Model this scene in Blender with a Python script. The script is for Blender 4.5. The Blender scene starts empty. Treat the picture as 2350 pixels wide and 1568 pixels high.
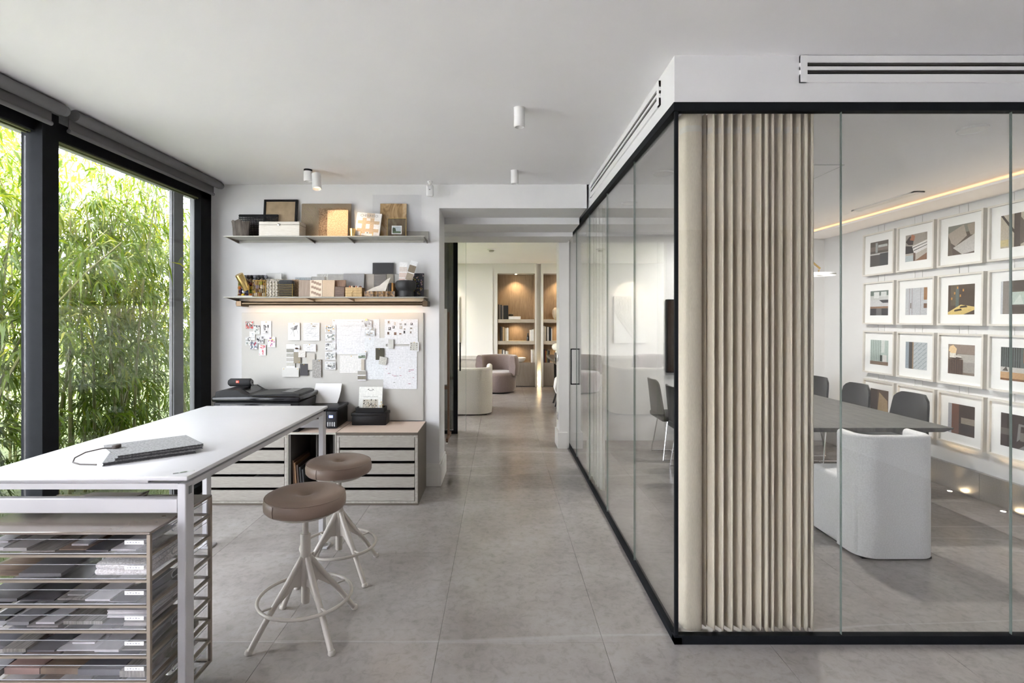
import bpy, bmesh, math, random
import numpy as np
from mathutils import Vector, Matrix, Euler
R = math.radians
PI = math.pi
random.seed(7)
sc = bpy.context.scene
C = sc.collection

# ------------------------------------------------------------------ camera
H = 1.53            # eye height, metres
F = 1200.0          # focal length in pixels of the 2350 px wide frame
VX, VY = 1147.0, 733.0
cam_d = bpy.data.cameras.new('camera')
cam_d.sensor_width = 36.0
cam_d.lens = F / 2350.0 * 36.0
cam_d.shift_x = (1175.0 - VX) / 2350.0
cam_d.shift_y = (VY - 784.0) / 2350.0
cam_d.clip_start = 0.05
cam_d.clip_end = 200
cam = bpy.data.objects.new('camera', cam_d)
cam.location = (0, 0, H)
cam.rotation_euler = (R(90), 0, 0)
C.objects.link(cam)
sc.camera = cam

# ------------------------------------------------------------------ world, sun, exposure
SKY = 1.0
w = bpy.data.worlds.new('sky'); sc.world = w
w.use_nodes = True
bgn = w.node_tree.nodes['Background']
bgn.inputs[0].default_value = (0.935, 0.96, 1.045, 1)
bgn.inputs[1].default_value = SKY
sun_d = bpy.data.lights.new('sun', 'SUN')
sun_d.energy = 2.9
sun_d.angle = R(0.6)
sun_d.color = (1.0, 0.93, 0.80)
sun = bpy.data.objects.new('sun', sun_d)
sun.rotation_euler = (R(-12), R(48), 0)      # from the garden-averse side of the house, over the roof
C.objects.link(sun)
sc.view_settings.view_transform = 'Standard'
sc.view_settings.look = 'None'
sc.view_settings.gamma = 1.0
sc.view_settings.use_curve_mapping = False
sc.view_settings.exposure = 4.2
cy = sc.cycles
cy.max_bounces = 6
cy.diffuse_bounces = 4
cy.glossy_bounces = 3
cy.transmission_bounces = 4
cy.transparent_max_bounces = 32
cy.adaptive_threshold = 0.12
cy.use_light_tree = False
cy.caustics_reflective = False
cy.caustics_refractive = False

def portal(name, loc, rot, sx, sy):
    d = bpy.data.lights.new(name, 'AREA')
    d.shape = 'RECTANGLE'; d.size = sx; d.size_y = sy
    d.cycles.is_portal = True
    o = bpy.data.objects.new(name, d)
    o.location = loc; o.rotation_euler = rot
    C.objects.link(o)
portal('window_daylight', (-2.68, 2.98, 1.35), (0, R(-90), 0), 2.6, 3.5)
portal('window_daylight', (-2.68, -.97, 1.35), (0, R(-90), 0), 2.6, 2.7)
portal('window_daylight', (-2.70, 9.4, 1.4), (0, R(-90), 0), 2.4, 4.0)

# ------------------------------------------------------------------ mesh helpers
def X_(px, d): return (px - VX) * d / F
def Z_(py, d): return H - (py - VY) * d / F

class MB:
    """collects faces; build() links them as one mesh object"""
    def __init__(s): s.v = []; s.f = []; s.c = []; s.col = (1, 1, 1)
    def add(s, vs, fs):
        n = len(s.v); s.v += [tuple(p) for p in vs]
        for f in fs: s.f.append(tuple(i + n for i in f)); s.c.append(s.col)
        return s
    def box(s, x0, x1, y0, y1, z0, z1):
        return s.add([(x0,y0,z0),(x1,y0,z0),(x1,y1,z0),(x0,y1,z0),(x0,y0,z1),(x1,y0,z1),(x1,y1,z1),(x0,y1,z1)],
                     [(3,2,1,0),(4,5,6,7),(0,1,5,4),(1,2,6,5),(2,3,7,6),(3,0,4,7)])
    def rbox(s, x0, x1, y0, y1, z0, z1, b=.01, seg=2):
        bm = bmesh.new(); bmesh.ops.create_cube(bm, size=1)
        for v in bm.verts:
            v.co = Vector(((x0+x1)/2 + v.co.x*(x1-x0), (y0+y1)/2 + v.co.y*(y1-y0), (z0+z1)/2 + v.co.z*(z1-z0)))
        bmesh.ops.bevel(bm, geom=bm.edges[:], offset=b, segments=seg, affect='EDGES', profile=.5)
        bm.verts.index_update()
        s.add([v.co[:] for v in bm.verts], [[v.index for v in f.verts] for f in bm.faces]); bm.free()
        return s
    def prism(s, poly, a, b, axis='z'):
        n = len(poly)
        def mk(p, t):
            if axis == 'z': return (p[0], p[1], t)
            if axis == 'y': return (p[0], t, p[1])
            return (t, p[0], p[1])
        vs = [mk(p, a) for p in poly] + [mk(p, b) for p in poly]
        fs = [tuple(range(n))[::-1], tuple(range(n, 2*n))] + [(i, (i+1) % n, n+(i+1) % n, n+i) for i in range(n)]
        return s.add(vs, fs)
    def tube(s, pts, r, n=8, closed=False):
        P = [Vector(p) for p in pts]; m = len(P)
        rs = r if isinstance(r, (list, tuple)) else [r]*m
        vs = []; prev = None
        for i, p in enumerate(P):
            if closed: t = P[(i+1) % m] - P[i-1]
            else: t = P[min(i+1, m-1)] - P[max(i-1, 0)]
            t.normalize()
            if prev is None:
                a = Vector((0,0,1)) if abs(t.z) < .9 else Vector((1,0,0))
                u = t.cross(a).normalized()
            else:
                u = (prev - t*prev.dot(t))
                u = u.normalized() if u.length > 1e-6 else t.orthogonal().normalized()
            prev = u; q = t.cross(u)
            for k in range(n):
                a = 2*PI*k/n
                vs.append(p + (u*math.cos(a) + q*math.sin(a))*rs[i])
        fs = []
        for i in range(m if closed else m-1):
            j = (i+1) % m
            for k in range(n):
                l = (k+1) % n
                fs.append((i*n+k, i*n+l, j*n+l, j*n+k))
        if not closed:
            fs.append(tuple(range(n))[::-1]); fs.append(tuple((m-1)*n+k for k in range(n)))
        return s.add(vs, fs)
    def lathe(s, prof, n=24, c=(0,0,0), cap=True):
        vs = []; m = len(prof)
        for r, z in prof:
            for k in range(n):
                a = 2*PI*k/n; vs.append((c[0]+r*math.cos(a), c[1]+r*math.sin(a), c[2]+z))
        fs = []
        for i in range(m-1):
            for k in range(n):
                l = (k+1) % n; fs.append((i*n+k, i*n+l, (i+1)*n+l, (i+1)*n+k))
        if cap:
            fs.append(tuple(range(n))[::-1]); fs.append(tuple((m-1)*n+k for k in range(n)))
        return s.add(vs, fs)
    def cyl(s, c, r, z0, z1, n=20): return s.lathe([(r, z0), (r, z1)], n, c)
    def ball(s, c, r, n=10, sz=1.0):
        prof = [(r*math.sin(PI*i/(n//2+1)), -sz*r*math.cos(PI*i/(n//2+1))) for i in range(n//2+2)]
        prof[0] = (r*.02, prof[0][1]); prof[-1] = (r*.02, prof[-1][1])
        return s.lathe(prof, n, c)
    def sweep(s, path, sec, closed=False):
        """sweep a closed (offset, z) section along a plan path; offset is to the left of travel"""
        m = len(path); k = len(sec); vs = []
        for i, p in enumerate(path):
            if closed: t = Vector(path[(i+1) % m]) - Vector(path[i-1])
            else: t = Vector(path[min(i+1, m-1)]) - Vector(path[max(i-1, 0)])
            t.normalize(); nx, ny = -t.y, t.x
            for o, z in sec: vs.append((p[0]+nx*o, p[1]+ny*o, z))
        fs = []
        for i in range(m if closed else m-1):
            j = (i+1) % m
            for q in range(k):
                l = (q+1) % k; fs.append((i*k+q, j*k+q, j*k+l, i*k+l))
        if not closed:
            fs.append(tuple(range(k))); fs.append(tuple((m-1)*k+q for q in range(k))[::-1])
        return s.add(vs, fs)
    def quad(s, x0, x1, z0, z1, y=0.0, col=None):
        if col: s.col = col
        return s.add([(x0,y,z0),(x1,y,z0),(x1,y,z1),(x0,y,z1)], [(0,1,2,3)])
    def poly(s, pts, y=0.0, col=None):
        if col: s.col = col
        return s.add([(p[0], y, p[1]) for p in pts], [tuple(range(len(pts)))])
    def xf(s, M):
        s.v = [tuple(M @ Vector(p)) for p in s.v]; return s
    def mv(s, x, y, z):
        s.v = [(p[0]+x, p[1]+y, p[2]+z) for p in s.v]; return s
    def mesh(s, name, mat, smooth=True, ang=38, colors=False, fix=True):
        me = bpy.data.meshes.new(name)
        me.from_pydata(s.v, [], s.f)
        if colors:
            at = me.color_attributes.new('Col', 'FLOAT_COLOR', 'CORNER')
            buf = []
            for f, c in zip(s.f, s.c): buf += [c[0], c[1], c[2], 1.0]*len(f)
            at.data.foreach_set('color', buf)
        elif fix:
            bm = bmesh.new(); bm.from_mesh(me); bmesh.ops.recalc_face_normals(bm, faces=bm.faces[:]); bm.to_mesh(me); bm.free()
        if smooth:
            me.shade_smooth(); me.set_sharp_from_angle(angle=R(ang))
        if mat: me.materials.append(mat)
        return me

def link(name, data, parent=None, loc=(0,0,0), rot=(0,0,0)):
    o = bpy.data.objects.new(name, data); C.objects.link(o)
    if parent is not None: o.parent = parent
    o.location = loc; o.rotation_euler = rot
    return o
def tag(o, label=None, cat=None, group=None, kind=None):
    if label: o['label'] = label
    if cat: o['category'] = cat
    if group: o['group'] = group
    if kind: o['kind'] = kind
    return o
def thing(name, label, cat, loc=(0,0,0), rot=(0,0,0), group=None):
    if not isinstance(rot, (tuple, list)): rot = (0, 0, rot)
    return tag(link(name, None, None, loc, rot), label, cat, group)
def part(root, name, mb, mat, loc=(0,0,0), rot=(0,0,0), label=None, kind=None, **k):
    o = link(name, mb.mesh(name, mat, **k) if isinstance(mb, MB) else mb, root, loc, rot)
    return tag(o, label, kind=kind)
def wpart(root, name, mb, mat, label=None, kind=None, **k):
    """part whose vertices are in world coordinates; the thing is unrotated"""
    mb.mv(-root.location[0], -root.location[1], -root.location[2])
    return part(root, name, mb, mat, label=label, kind=kind, **k)
def solo(name, mb, mat, label, cat, loc=(0,0,0), rot=(0,0,0), group=None, **k):
    return tag(link(name, mb.mesh(name, mat, **k), None, loc, rot), label, cat, group)
def struct(name, mb, mat, parent=None, **k):
    o = link(name, mb.mesh(name, mat, **k), parent)
    if parent is None: o['kind'] = 'structure'
    return o
def copy_tree(o, parent=None):
    c = o.copy(); C.objects.link(c); c.parent = parent
    for ch in list(o.children): copy_tree(ch, c)
    return c
ORD = ['first','second','third','fourth','fifth','sixth','seventh','eighth','ninth','tenth','eleventh','twelfth']

def text_mb(body, size, align='CENTER'):
    cu = bpy.data.curves.new('lettering', 'FONT'); cu.body = body; cu.size = size
    cu.align_x = align; cu.align_y = 'CENTER'; cu.resolution_u = 2
    o = bpy.data.objects.new('lettering', cu); C.objects.link(o)
    dg = bpy.context.evaluated_depsgraph_get(); dg.update()
    me = o.evaluated_get(dg).to_mesh()
    mb = MB(); mb.add([(v.co.x, 0, v.co.y) for v in me.vertices], [tuple(p.vertices) for p in me.polygons])
    o.evaluated_get(dg).to_mesh_clear(); bpy.data.objects.remove(o); bpy.data.curves.remove(cu)
    return mb

# ------------------------------------------------------------------ materials
def new_mat(name):
    m = bpy.data.materials.new(name); m.use_nodes = True
    nt = m.node_tree; b = nt.nodes['Principled BSDF']
    return m, nt, b
def N(nt, t, **k):
    n = nt.nodes.new(t)
    for a, v in k.items(): setattr(n, a, v)
    return n
def coords(nt, scale=(1,1,1), gen='Object'):
    tc = N(nt, 'ShaderNodeTexCoord'); mp = N(nt, 'ShaderNodeMapping')
    mp.inputs['Scale'].default_value = scale
    nt.links.new(tc.outputs[gen], mp.inputs[0]); return mp.outputs[0]
def ramp(nt, src, stops):
    r = N(nt, 'ShaderNodeValToRGB'); cr_ = r.color_ramp; e = cr_.elements
    e.remove(e[1]); e[0].position = stops[0][0]; e[0].color = (*stops[0][1], 1)
    for p, c in stops[1:]:
        n_ = e.new(p); n_.color = (*c, 1)
    nt.links.new(src, r.inputs[0]); return r.outputs[0]
def sh(c, k): return tuple(max(0, min(1, x*k)) for x in c)
def mat(name, col, rough=.5, metal=0., var=.06, scale=14., stretch=(1,1,1), bump=0., bscale=120., coat=0., spec=.5, sheen=0.):
    m, nt, b = new_mat(name)
    n = N(nt, 'ShaderNodeTexNoise'); n.inputs['Scale'].default_value = scale; n.inputs['Detail'].default_value = 4
    co = coords(nt, stretch); nt.links.new(co, n.inputs[0])
    nt.links.new(ramp(nt, n.outputs[0], [(.3, sh(col, 1-var)), (.7, sh(col, 1+var))]), b.inputs['Base Color'])
    b.inputs['Roughness'].default_value = rough; b.inputs['Metallic'].default_value = metal
    b.inputs['Coat Weight'].default_value = coat; b.inputs['Coat Roughness'].default_value = .08
    b.inputs['Specular IOR Level'].default_value = spec
    b.inputs['Sheen Weight'].default_value = sheen
    if bump:
        n2 = N(nt, 'ShaderNodeTexNoise'); n2.inputs['Scale'].default_value = bscale; n2.inputs['Detail'].default_value = 3
        nt.links.new(co, n2.inputs[0])
        bp = N(nt, 'ShaderNodeBump'); bp.inputs['Strength'].default_value = bump; bp.inputs['Distance'].default_value = .004
        nt.links.new(n2.outputs[0], bp.inputs['Height']); nt.links.new(bp.outputs[0], b.inputs['Normal'])
    return m
def glass(name, tint=(1,1,1), f0=.04, rough=0.):
    """thin clear sheet: Schlick mix of straight-through and mirror, the same from both faces"""
    m = bpy.data.materials.new(name); m.use_nodes = True; nt = m.node_tree
    nt.nodes.remove(nt.nodes['Principled BSDF']); out = nt.nodes['Material Output']
    lw = N(nt, 'ShaderNodeLayerWeight'); lw.inputs[0].default_value = .5
    p = N(nt, 'ShaderNodeMath', operation='POWER'); p.inputs[1].default_value = 5
    nt.links.new(lw.outputs['Facing'], p.inputs[0])
    a = N(nt, 'ShaderNodeMath', operation='MULTIPLY_ADD'); a.inputs[1].default_value = 1-f0; a.inputs[2].default_value = f0
    nt.links.new(p.outputs[0], a.inputs[0])
    t = N(nt, 'ShaderNodeBsdfTransparent'); t.inputs[0].default_value = (*tint, 1)
    g = N(nt, 'ShaderNodeBsdfAnisotropic'); g.inputs['Roughness'].default_value = rough
    mx = N(nt, 'ShaderNodeMixShader')
    nt.links.new(a.outputs[0], mx.inputs[0]); nt.links.new(t.outputs[0], mx.inputs[1]); nt.links.new(g.outputs[0], mx.inputs[2])
    nt.links.new(mx.outputs[0], out.inputs[0]); return m
def emit(name, col, s):
    m, nt, b = new_mat(name)
    b.inputs['Base Color'].default_value = (*col, 1); b.inputs['Emission Color'].default_value = (*col, 1)
    b.inputs['Emission Strength'].default_value = s; return m
def grain(name, c0, c1, rough=.5, stretch=(1,1,12), scale=9., bump=.15, coat=0.):
    m, nt, b = new_mat(name)
    co = coords(nt, stretch)
    n = N(nt, 'ShaderNodeTexNoise'); n.inputs['Scale'].default_value = scale; n.inputs['Detail'].default_value = 6; n.inputs['Roughness'].default_value = .65
    nt.links.new(co, n.inputs[0])
    nt.links.new(ramp(nt, n.outputs[0], [(.32, c0), (.62, c1)]), b.inputs['Base Color'])
    b.inputs['Roughness'].default_value = rough; b.inputs['Coat Weight'].default_value = coat
    bp = N(nt, 'ShaderNodeBump'); bp.inputs['Strength'].default_value = bump; bp.inputs['Distance'].default_value = .003
    nt.links.new(n.outputs[0], bp.inputs['Height']); nt.links.new(bp.outputs[0], b.inputs['Normal'])
    return m
def weave(name, c0, c1, scale=200., rough=.9, bump=.5, sheen=.2, stretch=(1,1,1), dist=.003):
    m, nt, b = new_mat(name)
    co = coords(nt, stretch)
    a = N(nt, 'ShaderNodeTexNoise'); a.inputs['Scale'].default_value = scale; a.inputs['Detail'].default_value = 2
    nt.links.new(co, a.inputs[0])
    nt.links.new(ramp(nt, a.outputs[0], [(.35, c0), (.65, c1)]), b.inputs['Base Color'])
    b.inputs['Roughness'].default_value = rough; b.inputs['Sheen Weight'].default_value = sheen
    bp = N(nt, 'ShaderNodeBump'); bp.inputs['Strength'].default_value = bump; bp.inputs['Distance'].default_value = dist
    nt.links.new(a.outputs[0], bp.inputs['Height']); nt.links.new(bp.outputs[0], b.inputs['Normal'])
    return m
def checker_relief(name, c0, c1, scale, rough=.8, stretch=(1,1,1), rot=0.):
    m, nt, b = new_mat(name)
    tc = N(nt, 'ShaderNodeTexCoord'); mp = N(nt, 'ShaderNodeMapping'); mp.inputs['Scale'].default_value = stretch
    mp.inputs['Rotation'].default_value = (0, rot, 0)
    nt.links.new(tc.outputs['Object'], mp.inputs[0])
    ch = N(nt, 'ShaderNodeTexWave'); ch.bands_direction = 'DIAGONAL'; ch.inputs['Scale'].default_value = scale; ch.inputs['Distortion'].default_value = 3.; ch.inputs['Detail'].default_value = 2
    nt.links.new(mp.outputs[0], ch.inputs[0])
    nt.links.new(ramp(nt, ch.outputs[0], [(.3, c0), (.7, c1)]), b.inputs['Base Color'])
    b.inputs['Roughness'].default_value = rough
    bp = N(nt, 'ShaderNodeBump'); bp.inputs['Strength'].default_value = .6; bp.inputs['Distance'].default_value = .004
    nt.links.new(ch.outputs[0], bp.inputs['Height']); nt.links.new(bp.outputs[0], b.inputs['Normal'])
    return m
def print_mat(name='print_ink', rough=.6):
    m, nt, b = new_mat(name)
    at = N(nt, 'ShaderNodeVertexColor'); at.layer_name = 'Col'
    nz = N(nt, 'ShaderNodeTexNoise'); nz.inputs['Scale'].default_value = 70; nz.inputs['Detail'].default_value = 5
    nt.links.new(coords(nt), nz.inputs[0])
    mx = N(nt, 'ShaderNodeMix', data_type='RGBA', blend_type='MULTIPLY'); mx.inputs[0].default_value = 1
    nt.links.new(at.outputs[0], mx.inputs[6]); nt.links.new(ramp(nt, nz.outputs[0], [(.3,(.86,.86,.86)),(.7,(1.08,1.08,1.08))]), mx.inputs[7])
    nt.links.new(mx.outputs[2], b.inputs['Base Color']); b.inputs['Roughness'].default_value = rough
    return m
def S(r, g, b):
    """8-bit sRGB to linear"""
    return tuple((c/255/12.92 if c/255 <= .04045 else ((c/255+.055)/1.055)**2.4) for c in (r, g, b))

WALL = mat('wall_paint', (.715,.71,.71), .75, var=.012, scale=3, bump=.03, bscale=300)
CEIL = mat('ceiling_paint', (.90,.89,.90), .8, var=.01, scale=2)
WHITE = mat('white_lacquer', (.78,.775,.77), .35, var=.01)
TRIMW = mat('trim_paint', (.78,.77,.75), .5, var=.01)
TABLEW = mat('table_laminate', (.62,.615,.63), .36, var=.008)
BLACKAL = mat('black_aluminium', (.011,.012,.014), .6, var=.08, spec=.05)
BLACK = mat('black_plastic', (.007,.007,.008), .38, var=.1, spec=.22)
BLACKGLOSS = mat('gloss_black_plastic', (.006,.006,.008), .15, var=.1, coat=.15, spec=.3)
GREYAL = mat('grey_aluminium', (.16,.165,.17), .45, var=.05)
STEEL = mat('chrome', (.75,.75,.76), .12, 1., var=.02)
SATIN = mat('satin_steel', (.52,.49,.45), .34, 1., var=.05, stretch=(1,20,20), scale=4)
BRASS = mat('brass', (.70,.50,.20), .28, 1., var=.05)
BRONZE = mat('bronze', (.12,.085,.055), .35, .9, var=.08)
BROWNMET = mat('brown_metal', (.155,.125,.095), .45, .3, var=.05)
BEIGEMET = mat('beige_powder_coat', (.55,.52,.47), .42, var=.03)
GREIGE = mat('shelf_metal', (.40,.385,.34), .5, .15, var=.04)
INK = print_mat()
PAPER = mat('white_paper', (.76,.76,.77), .7, var=.01)
GLASS = glass('clear_glass', (.982,.988,.983))
WGLASS = glass('window_glass', (.98,.98,.98))
DIMGLASS = glass('dimming_glass', (.855,.862,.855))  # tint added to dim the garden view and the daylight coming in
ACRYL = glass('clear_acrylic', (.985,.985,.99))
# ================================================================== the setting
# stone floor: real slabs with hairline joints
def stone():
    m, nt, b = new_mat('grey_stone')
    geo = N(nt, 'ShaderNodeNewGeometry'); oi = N(nt, 'ShaderNodeObjectInfo')
    mp = N(nt, 'ShaderNodeMapping'); nt.links.new(geo.outputs['Position'], mp.inputs[0])
    n1 = N(nt, 'ShaderNodeTexNoise'); n1.inputs['Scale'].default_value = 2.2; n1.inputs['Detail'].default_value = 7; n1.inputs['Roughness'].default_value = .62; n1.inputs['Distortion'].default_value = .2
    n2 = N(nt, 'ShaderNodeTexNoise'); n2.inputs['Scale'].default_value = 22; n2.inputs['Detail'].default_value = 6; n2.inputs['Roughness'].default_value = .7; n2.inputs['Distortion'].default_value = .6
    for n in (n1, n2): nt.links.new(mp.outputs[0], n.inputs[0])
    c1 = ramp(nt, n1.outputs[0], [(.28, (.256,.230,.219)), (.5, (.303,.277,.266)), (.72, (.350,.328,.320))])
    c2 = ramp(nt, n2.outputs[0], [(.25, (.72,.71,.70)), (.5, (1,1,1)), (.78, (1.12,1.12,1.11))])
    mx = N(nt, 'ShaderNodeMix', data_type='RGBA', blend_type='MULTIPLY'); mx.inputs[0].default_value = .85
    nt.links.new(c1, mx.inputs[6]); nt.links.new(c2, mx.inputs[7])
    # thin pale veins
    v = N(nt, 'ShaderNodeTexNoise'); v.inputs['Scale'].default_value = .9; v.inputs['Detail'].default_value = 4; v.inputs['Roughness'].default_value = .35
    mv_ = N(nt, 'ShaderNodeMapping'); mv_.inputs['Rotation'].default_value = (0,0,R(24)); mv_.inputs['Scale'].default_value = (.10,1,1)
    nt.links.new(geo.outputs['Position'], mv_.inputs[0]); nt.links.new(mv_.outputs[0], v.inputs[0])
    vr = ramp(nt, v.outputs[0], [(.4965, (0,0,0)), (.5, (.35,.35,.35)), (.5035, (0,0,0))])
    mx2 = N(nt, 'ShaderNodeMix', data_type='RGBA', blend_type='MIX'); nt.links.new(vr, mx2.inputs[0])
    nt.links.new(mx.outputs[2], mx2.inputs[6]); mx2.inputs[7].default_value = (.47,.46,.45,1)
    # slab to slab tone
    k = N(nt, 'ShaderNodeMapRange'); k.inputs[3].default_value = .965; k.inputs[4].default_value = 1.035
    nt.links.new(oi.outputs['Random'], k.inputs[0])
    mul = N(nt, 'ShaderNodeVectorMath', operation='SCALE'); nt.links.new(mx2.outputs[2], mul.inputs[0]); nt.links.new(k.outputs[0], mul.inputs['Scale'])
    nt.links.new(mul.outputs[0], b.inputs['Base Color'])
    b.inputs['Roughness'].default_value = .21
    b.inputs['Specular IOR Level'].default_value = .55
    bp = N(nt, 'ShaderNodeBump'); bp.inputs['Strength'].default_value = .04; bp.inputs['Distance'].default_value = .002
    nt.links.new(n2.outputs[0], bp.inputs['Height']); nt.links.new(bp.outputs[0], b.inputs['Normal'])
    return m
STONE = stone()
GROUT = mat('grout', (.26,.247,.237), .8)
fl = MB().box(-2.9, 4.4, -.385, 12.4, -.10, -.012)
floor = struct('floor', fl, GROUT)
part(floor, 'floor_extension', MB().box(-2.9, 4.4, -2.6, -.385, -.10, 0), STONE)
TW, TD = .78, .9527
tile_me = MB().rbox(-TW/2+.0006, TW/2-.0006, -TD/2+.0006, TD/2-.0006, -.012, 0, .0006, 1).mesh('tile', STONE)
for j in range(-3, 11):
    y = 2.474 + TD*(j+.5)
    for i in range(-4, 6):
        x = -.29 + TW*(i+.5)
        if i == -4: continue
        if i == 5 and y > 6.8: continue
        link('tile', tile_me, floor, (x, y, 0))

# walls ------------------------------------------------------------
CZ = 2.77
wb = MB().box(-2.65, -.557, 4.81, 5.26, 0, 2.95)
struct('wall_back', wb, WALL)
wh = MB()
wh.box(-.557, .80, 4.81, 5.26, 2.552, CZ); wh.box(-2.65, .80, 5.26, 5.74, 2.486, CZ+.2); wh.box(-2.65, .80, 5.74, 6.20, 2.44, CZ+.2)
struct('wall_lintel', wh, WALL)
wr = MB().box(4.10, 4.40, -2.6, 6.9, 0, 3.0)
struct('wall_right', wr, WALL)
struct('wall_meeting_end', MB().box(.86, 4.10, 6.60, 6.78, 0, 2.95), WALL)
struct('wall_front', MB().box(-2.9, 4.1, -2.60, -2.30, 0, 3.0), mat('dark_unseen_wall', (.20,.165,.135), .6, var=.1))  # unseen wall, kept dark to weaken glass reflections and bounce
wl = MB()                                          # far room, garden side
wl.box(-2.76, -2.65, 5.0, 7.4, 0, 2.95); wl.box(-2.76, -2.65, 11.4, 12.6, 0, 2.95); wl.box(-2.76, -2.65, 7.4, 11.4, 0, .12); wl.box(-2.76, -2.65, 7.4, 11.4, 2.62, 2.95)
struct('wall_far_left', wl, WALL)
struct('wall_far_right', MB().box(3.0, 3.3, 6.78, 12.6, 0, 2.95), WALL)
# ceilings
ce = MB().box(-2.9, 4.1, -2.6, 4.81, CZ, 2.95)
struct('ceiling', ce, CEIL)
struct('ceiling_far', MB().box(-2.95, 3.3, 6.10, 12.6, 2.80, 2.95), CEIL)
struct('ceiling_meeting', MB().box(.90, 3.92, 2.53, 6.60, 2.60, 2.77).box(3.72, 4.10, 2.53, 6.60, 2.545, 2.565).box(3.92,4.10,2.53,6.6,2.565,2.77), CEIL)
struct('ceiling_roof', MB().box(-3.0, 4.5, -2.8, 6.3, 2.96, 3.25).box(-3.0, 4.5, 6.3, 12.8, 2.96, 3.25), mat('roof_slab', (.5,.5,.5), .9))
# cove strip light between the ceiling plane and the picture-wall soffit
led = part(thing('cove_light', 'warm linear cove light along the soffit above the framed pictures', 'light', (3.80, 4.56, 2.566)),
           'led_strip', MB().box(-.02, .02, -2.0, 2.0, 0, .003), emit('warm_led', (1,.66,.36), .13))
# bulkheads over the glass
bk = MB().box(.821, 4.10, 2.458, 2.53, 2.55, CZ); bk.box(.821, .90, 2.53, 6.60, 2.55, CZ)
struct('wall_bulkhead', bk, WALL)
# baseboards (tall, stepped) round the opening
def stepped_base(name, segs):
    mb = MB()
    for x0, x1, y0, y1 in segs:
        mb.box(x0, x1, y0, y1, 0, .17); 
    o = struct(name, mb, TRIMW); return o
stepped_base('baseboard_back', [(-.678, -.5595, 4.79, 4.812), (-.559, -.538, 4.79, 5.275)])
struct('trim_1', MB().box(-.672, -.5595, 4.797, 4.812, .17, .20).box(-.559, -.545, 4.797, 5.268, .17, .20), TRIMW)
jb = MB().box(.705, .822, 6.20, 6.50, 0, 2.46)
struct('wall_jamb', jb, TRIMW)
struct('baseboard_jamb', MB().box(.685, .80, 6.18, 6.505, 0, .19), TRIMW)
for z in (1.02, .32):
    h_ = MB().rbox(.693, .706, 6.30, 6.36, z, z+.085, .003)
    solo('hinge', h_, STEEL, 'small steel hinge plate, ' + ('upper' if z > .6 else 'lower') + ' of two on the white door jamb', 'hinge')
# return of the side wall beyond the window
struct('wall_corner', MB().box(-2.76, -2.65, 4.77, 5.0, 0, 2.95), WALL)

# ------------------------------------------------------------------ garden window wall
WX = -2.63          # room-side face of the frames
def window(name, y0, y1, stiles, gm=None):
    root = link(name, None, None, (WX, (y0+y1)/2, 0)); root['kind'] = 'structure'
    wpart(root, 'top_rail', MB().box(WX-.08, WX, y0, y1, 2.60, 2.70), BLACKAL)
    wpart(root, 'bottom_rail', MB().box(WX-.08, WX, y0, y1, 0, .07), BLACKAL)
    wpart(root, 'glazing_bead', MB().box(WX-.055, WX-.045, y0, y1, 2.585, 2.60).box(WX-.03, WX-.022, y0, y1, 2.59, 2.60), mat('seal_strip', (.20,.22,.10), .6))
    for a, b in stiles: wpart(root, 'stile', MB().box(WX-.055, WX, a, b, .0, 2.70), BLACKAL)
    wpart(root, 'pane', MB().box(WX-.046, WX-.036, y0+.02, y1-.02, .06, 2.61), gm or WGLASS)
    return root
window('window_1', 3.06, 4.765, [(4.60, 4.765)], DIMGLASS)
window('window_2', 1.20, 2.96, [(1.20, 1.26)], DIMGLASS)
struct('wall_left', MB().box(-2.9, -2.63, .40, 1.20, 0, 2.70), WALL)  # unseen wall piece, sized to cut daylight on the table front
window('window_3', -2.35, .40, [(-2.35, -2.25), (-1.0, -.94)])  # unseen window, sized for the daylight it lets in
# heavy post between two windows
post = MB().box(WX-.075, WX+.045, 2.955, 3.065, 0, 2.72)
struct('trim_2', post, BLACKAL)
# sliding sash parked behind the last pane, on the garden side
sash = thing('sliding_sash', 'grey aluminium sliding sash outside the pane beside the shelf wall', 'window sash', (WX-.11, 4.42, 0))
SILV = mat('silver_edge', (.10,.10,.105), .4, .2)
wpart(sash, 'stile', MB().box(WX-.13, WX-.09, 4.365, 4.495, .03, 2.62), GREYAL)
wpart(sash, 'edge_profile', MB().box(WX-.118, WX-.100, 4.355, 4.365, .03, 2.62), SILV)
wpart(sash, 'stile', MB().box(WX-.13, WX-.09, 4.655, 4.72, .03, 2.62), GREYAL)
wpart(sash, 'edge_profile', MB().box(WX-.118, WX-.100, 4.72, 4.728, .03, 2.62), SILV)
# window of the far room
for nm, mbf, pane in (
    ('window_4', [(-2.75,-2.70,7.4,11.4,.12,.18),(-2.75,-2.70,7.4,11.4,2.56,2.62),(-2.75,-2.70,9.37,9.43,.18,2.56)], (-2.73,-2.72,7.4,11.4,.15,2.6)),):
    r_ = link(nm, None, None, (pane[0], pane[2], 0)); r_['kind'] = 'structure'
    f_ = MB()
    for b_ in mbf: f_.box(*b_)
    wpart(r_, 'window_frame', f_, BLACKAL)
    wpart(r_, 'pane', MB().box(*pane), WGLASS)

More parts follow.
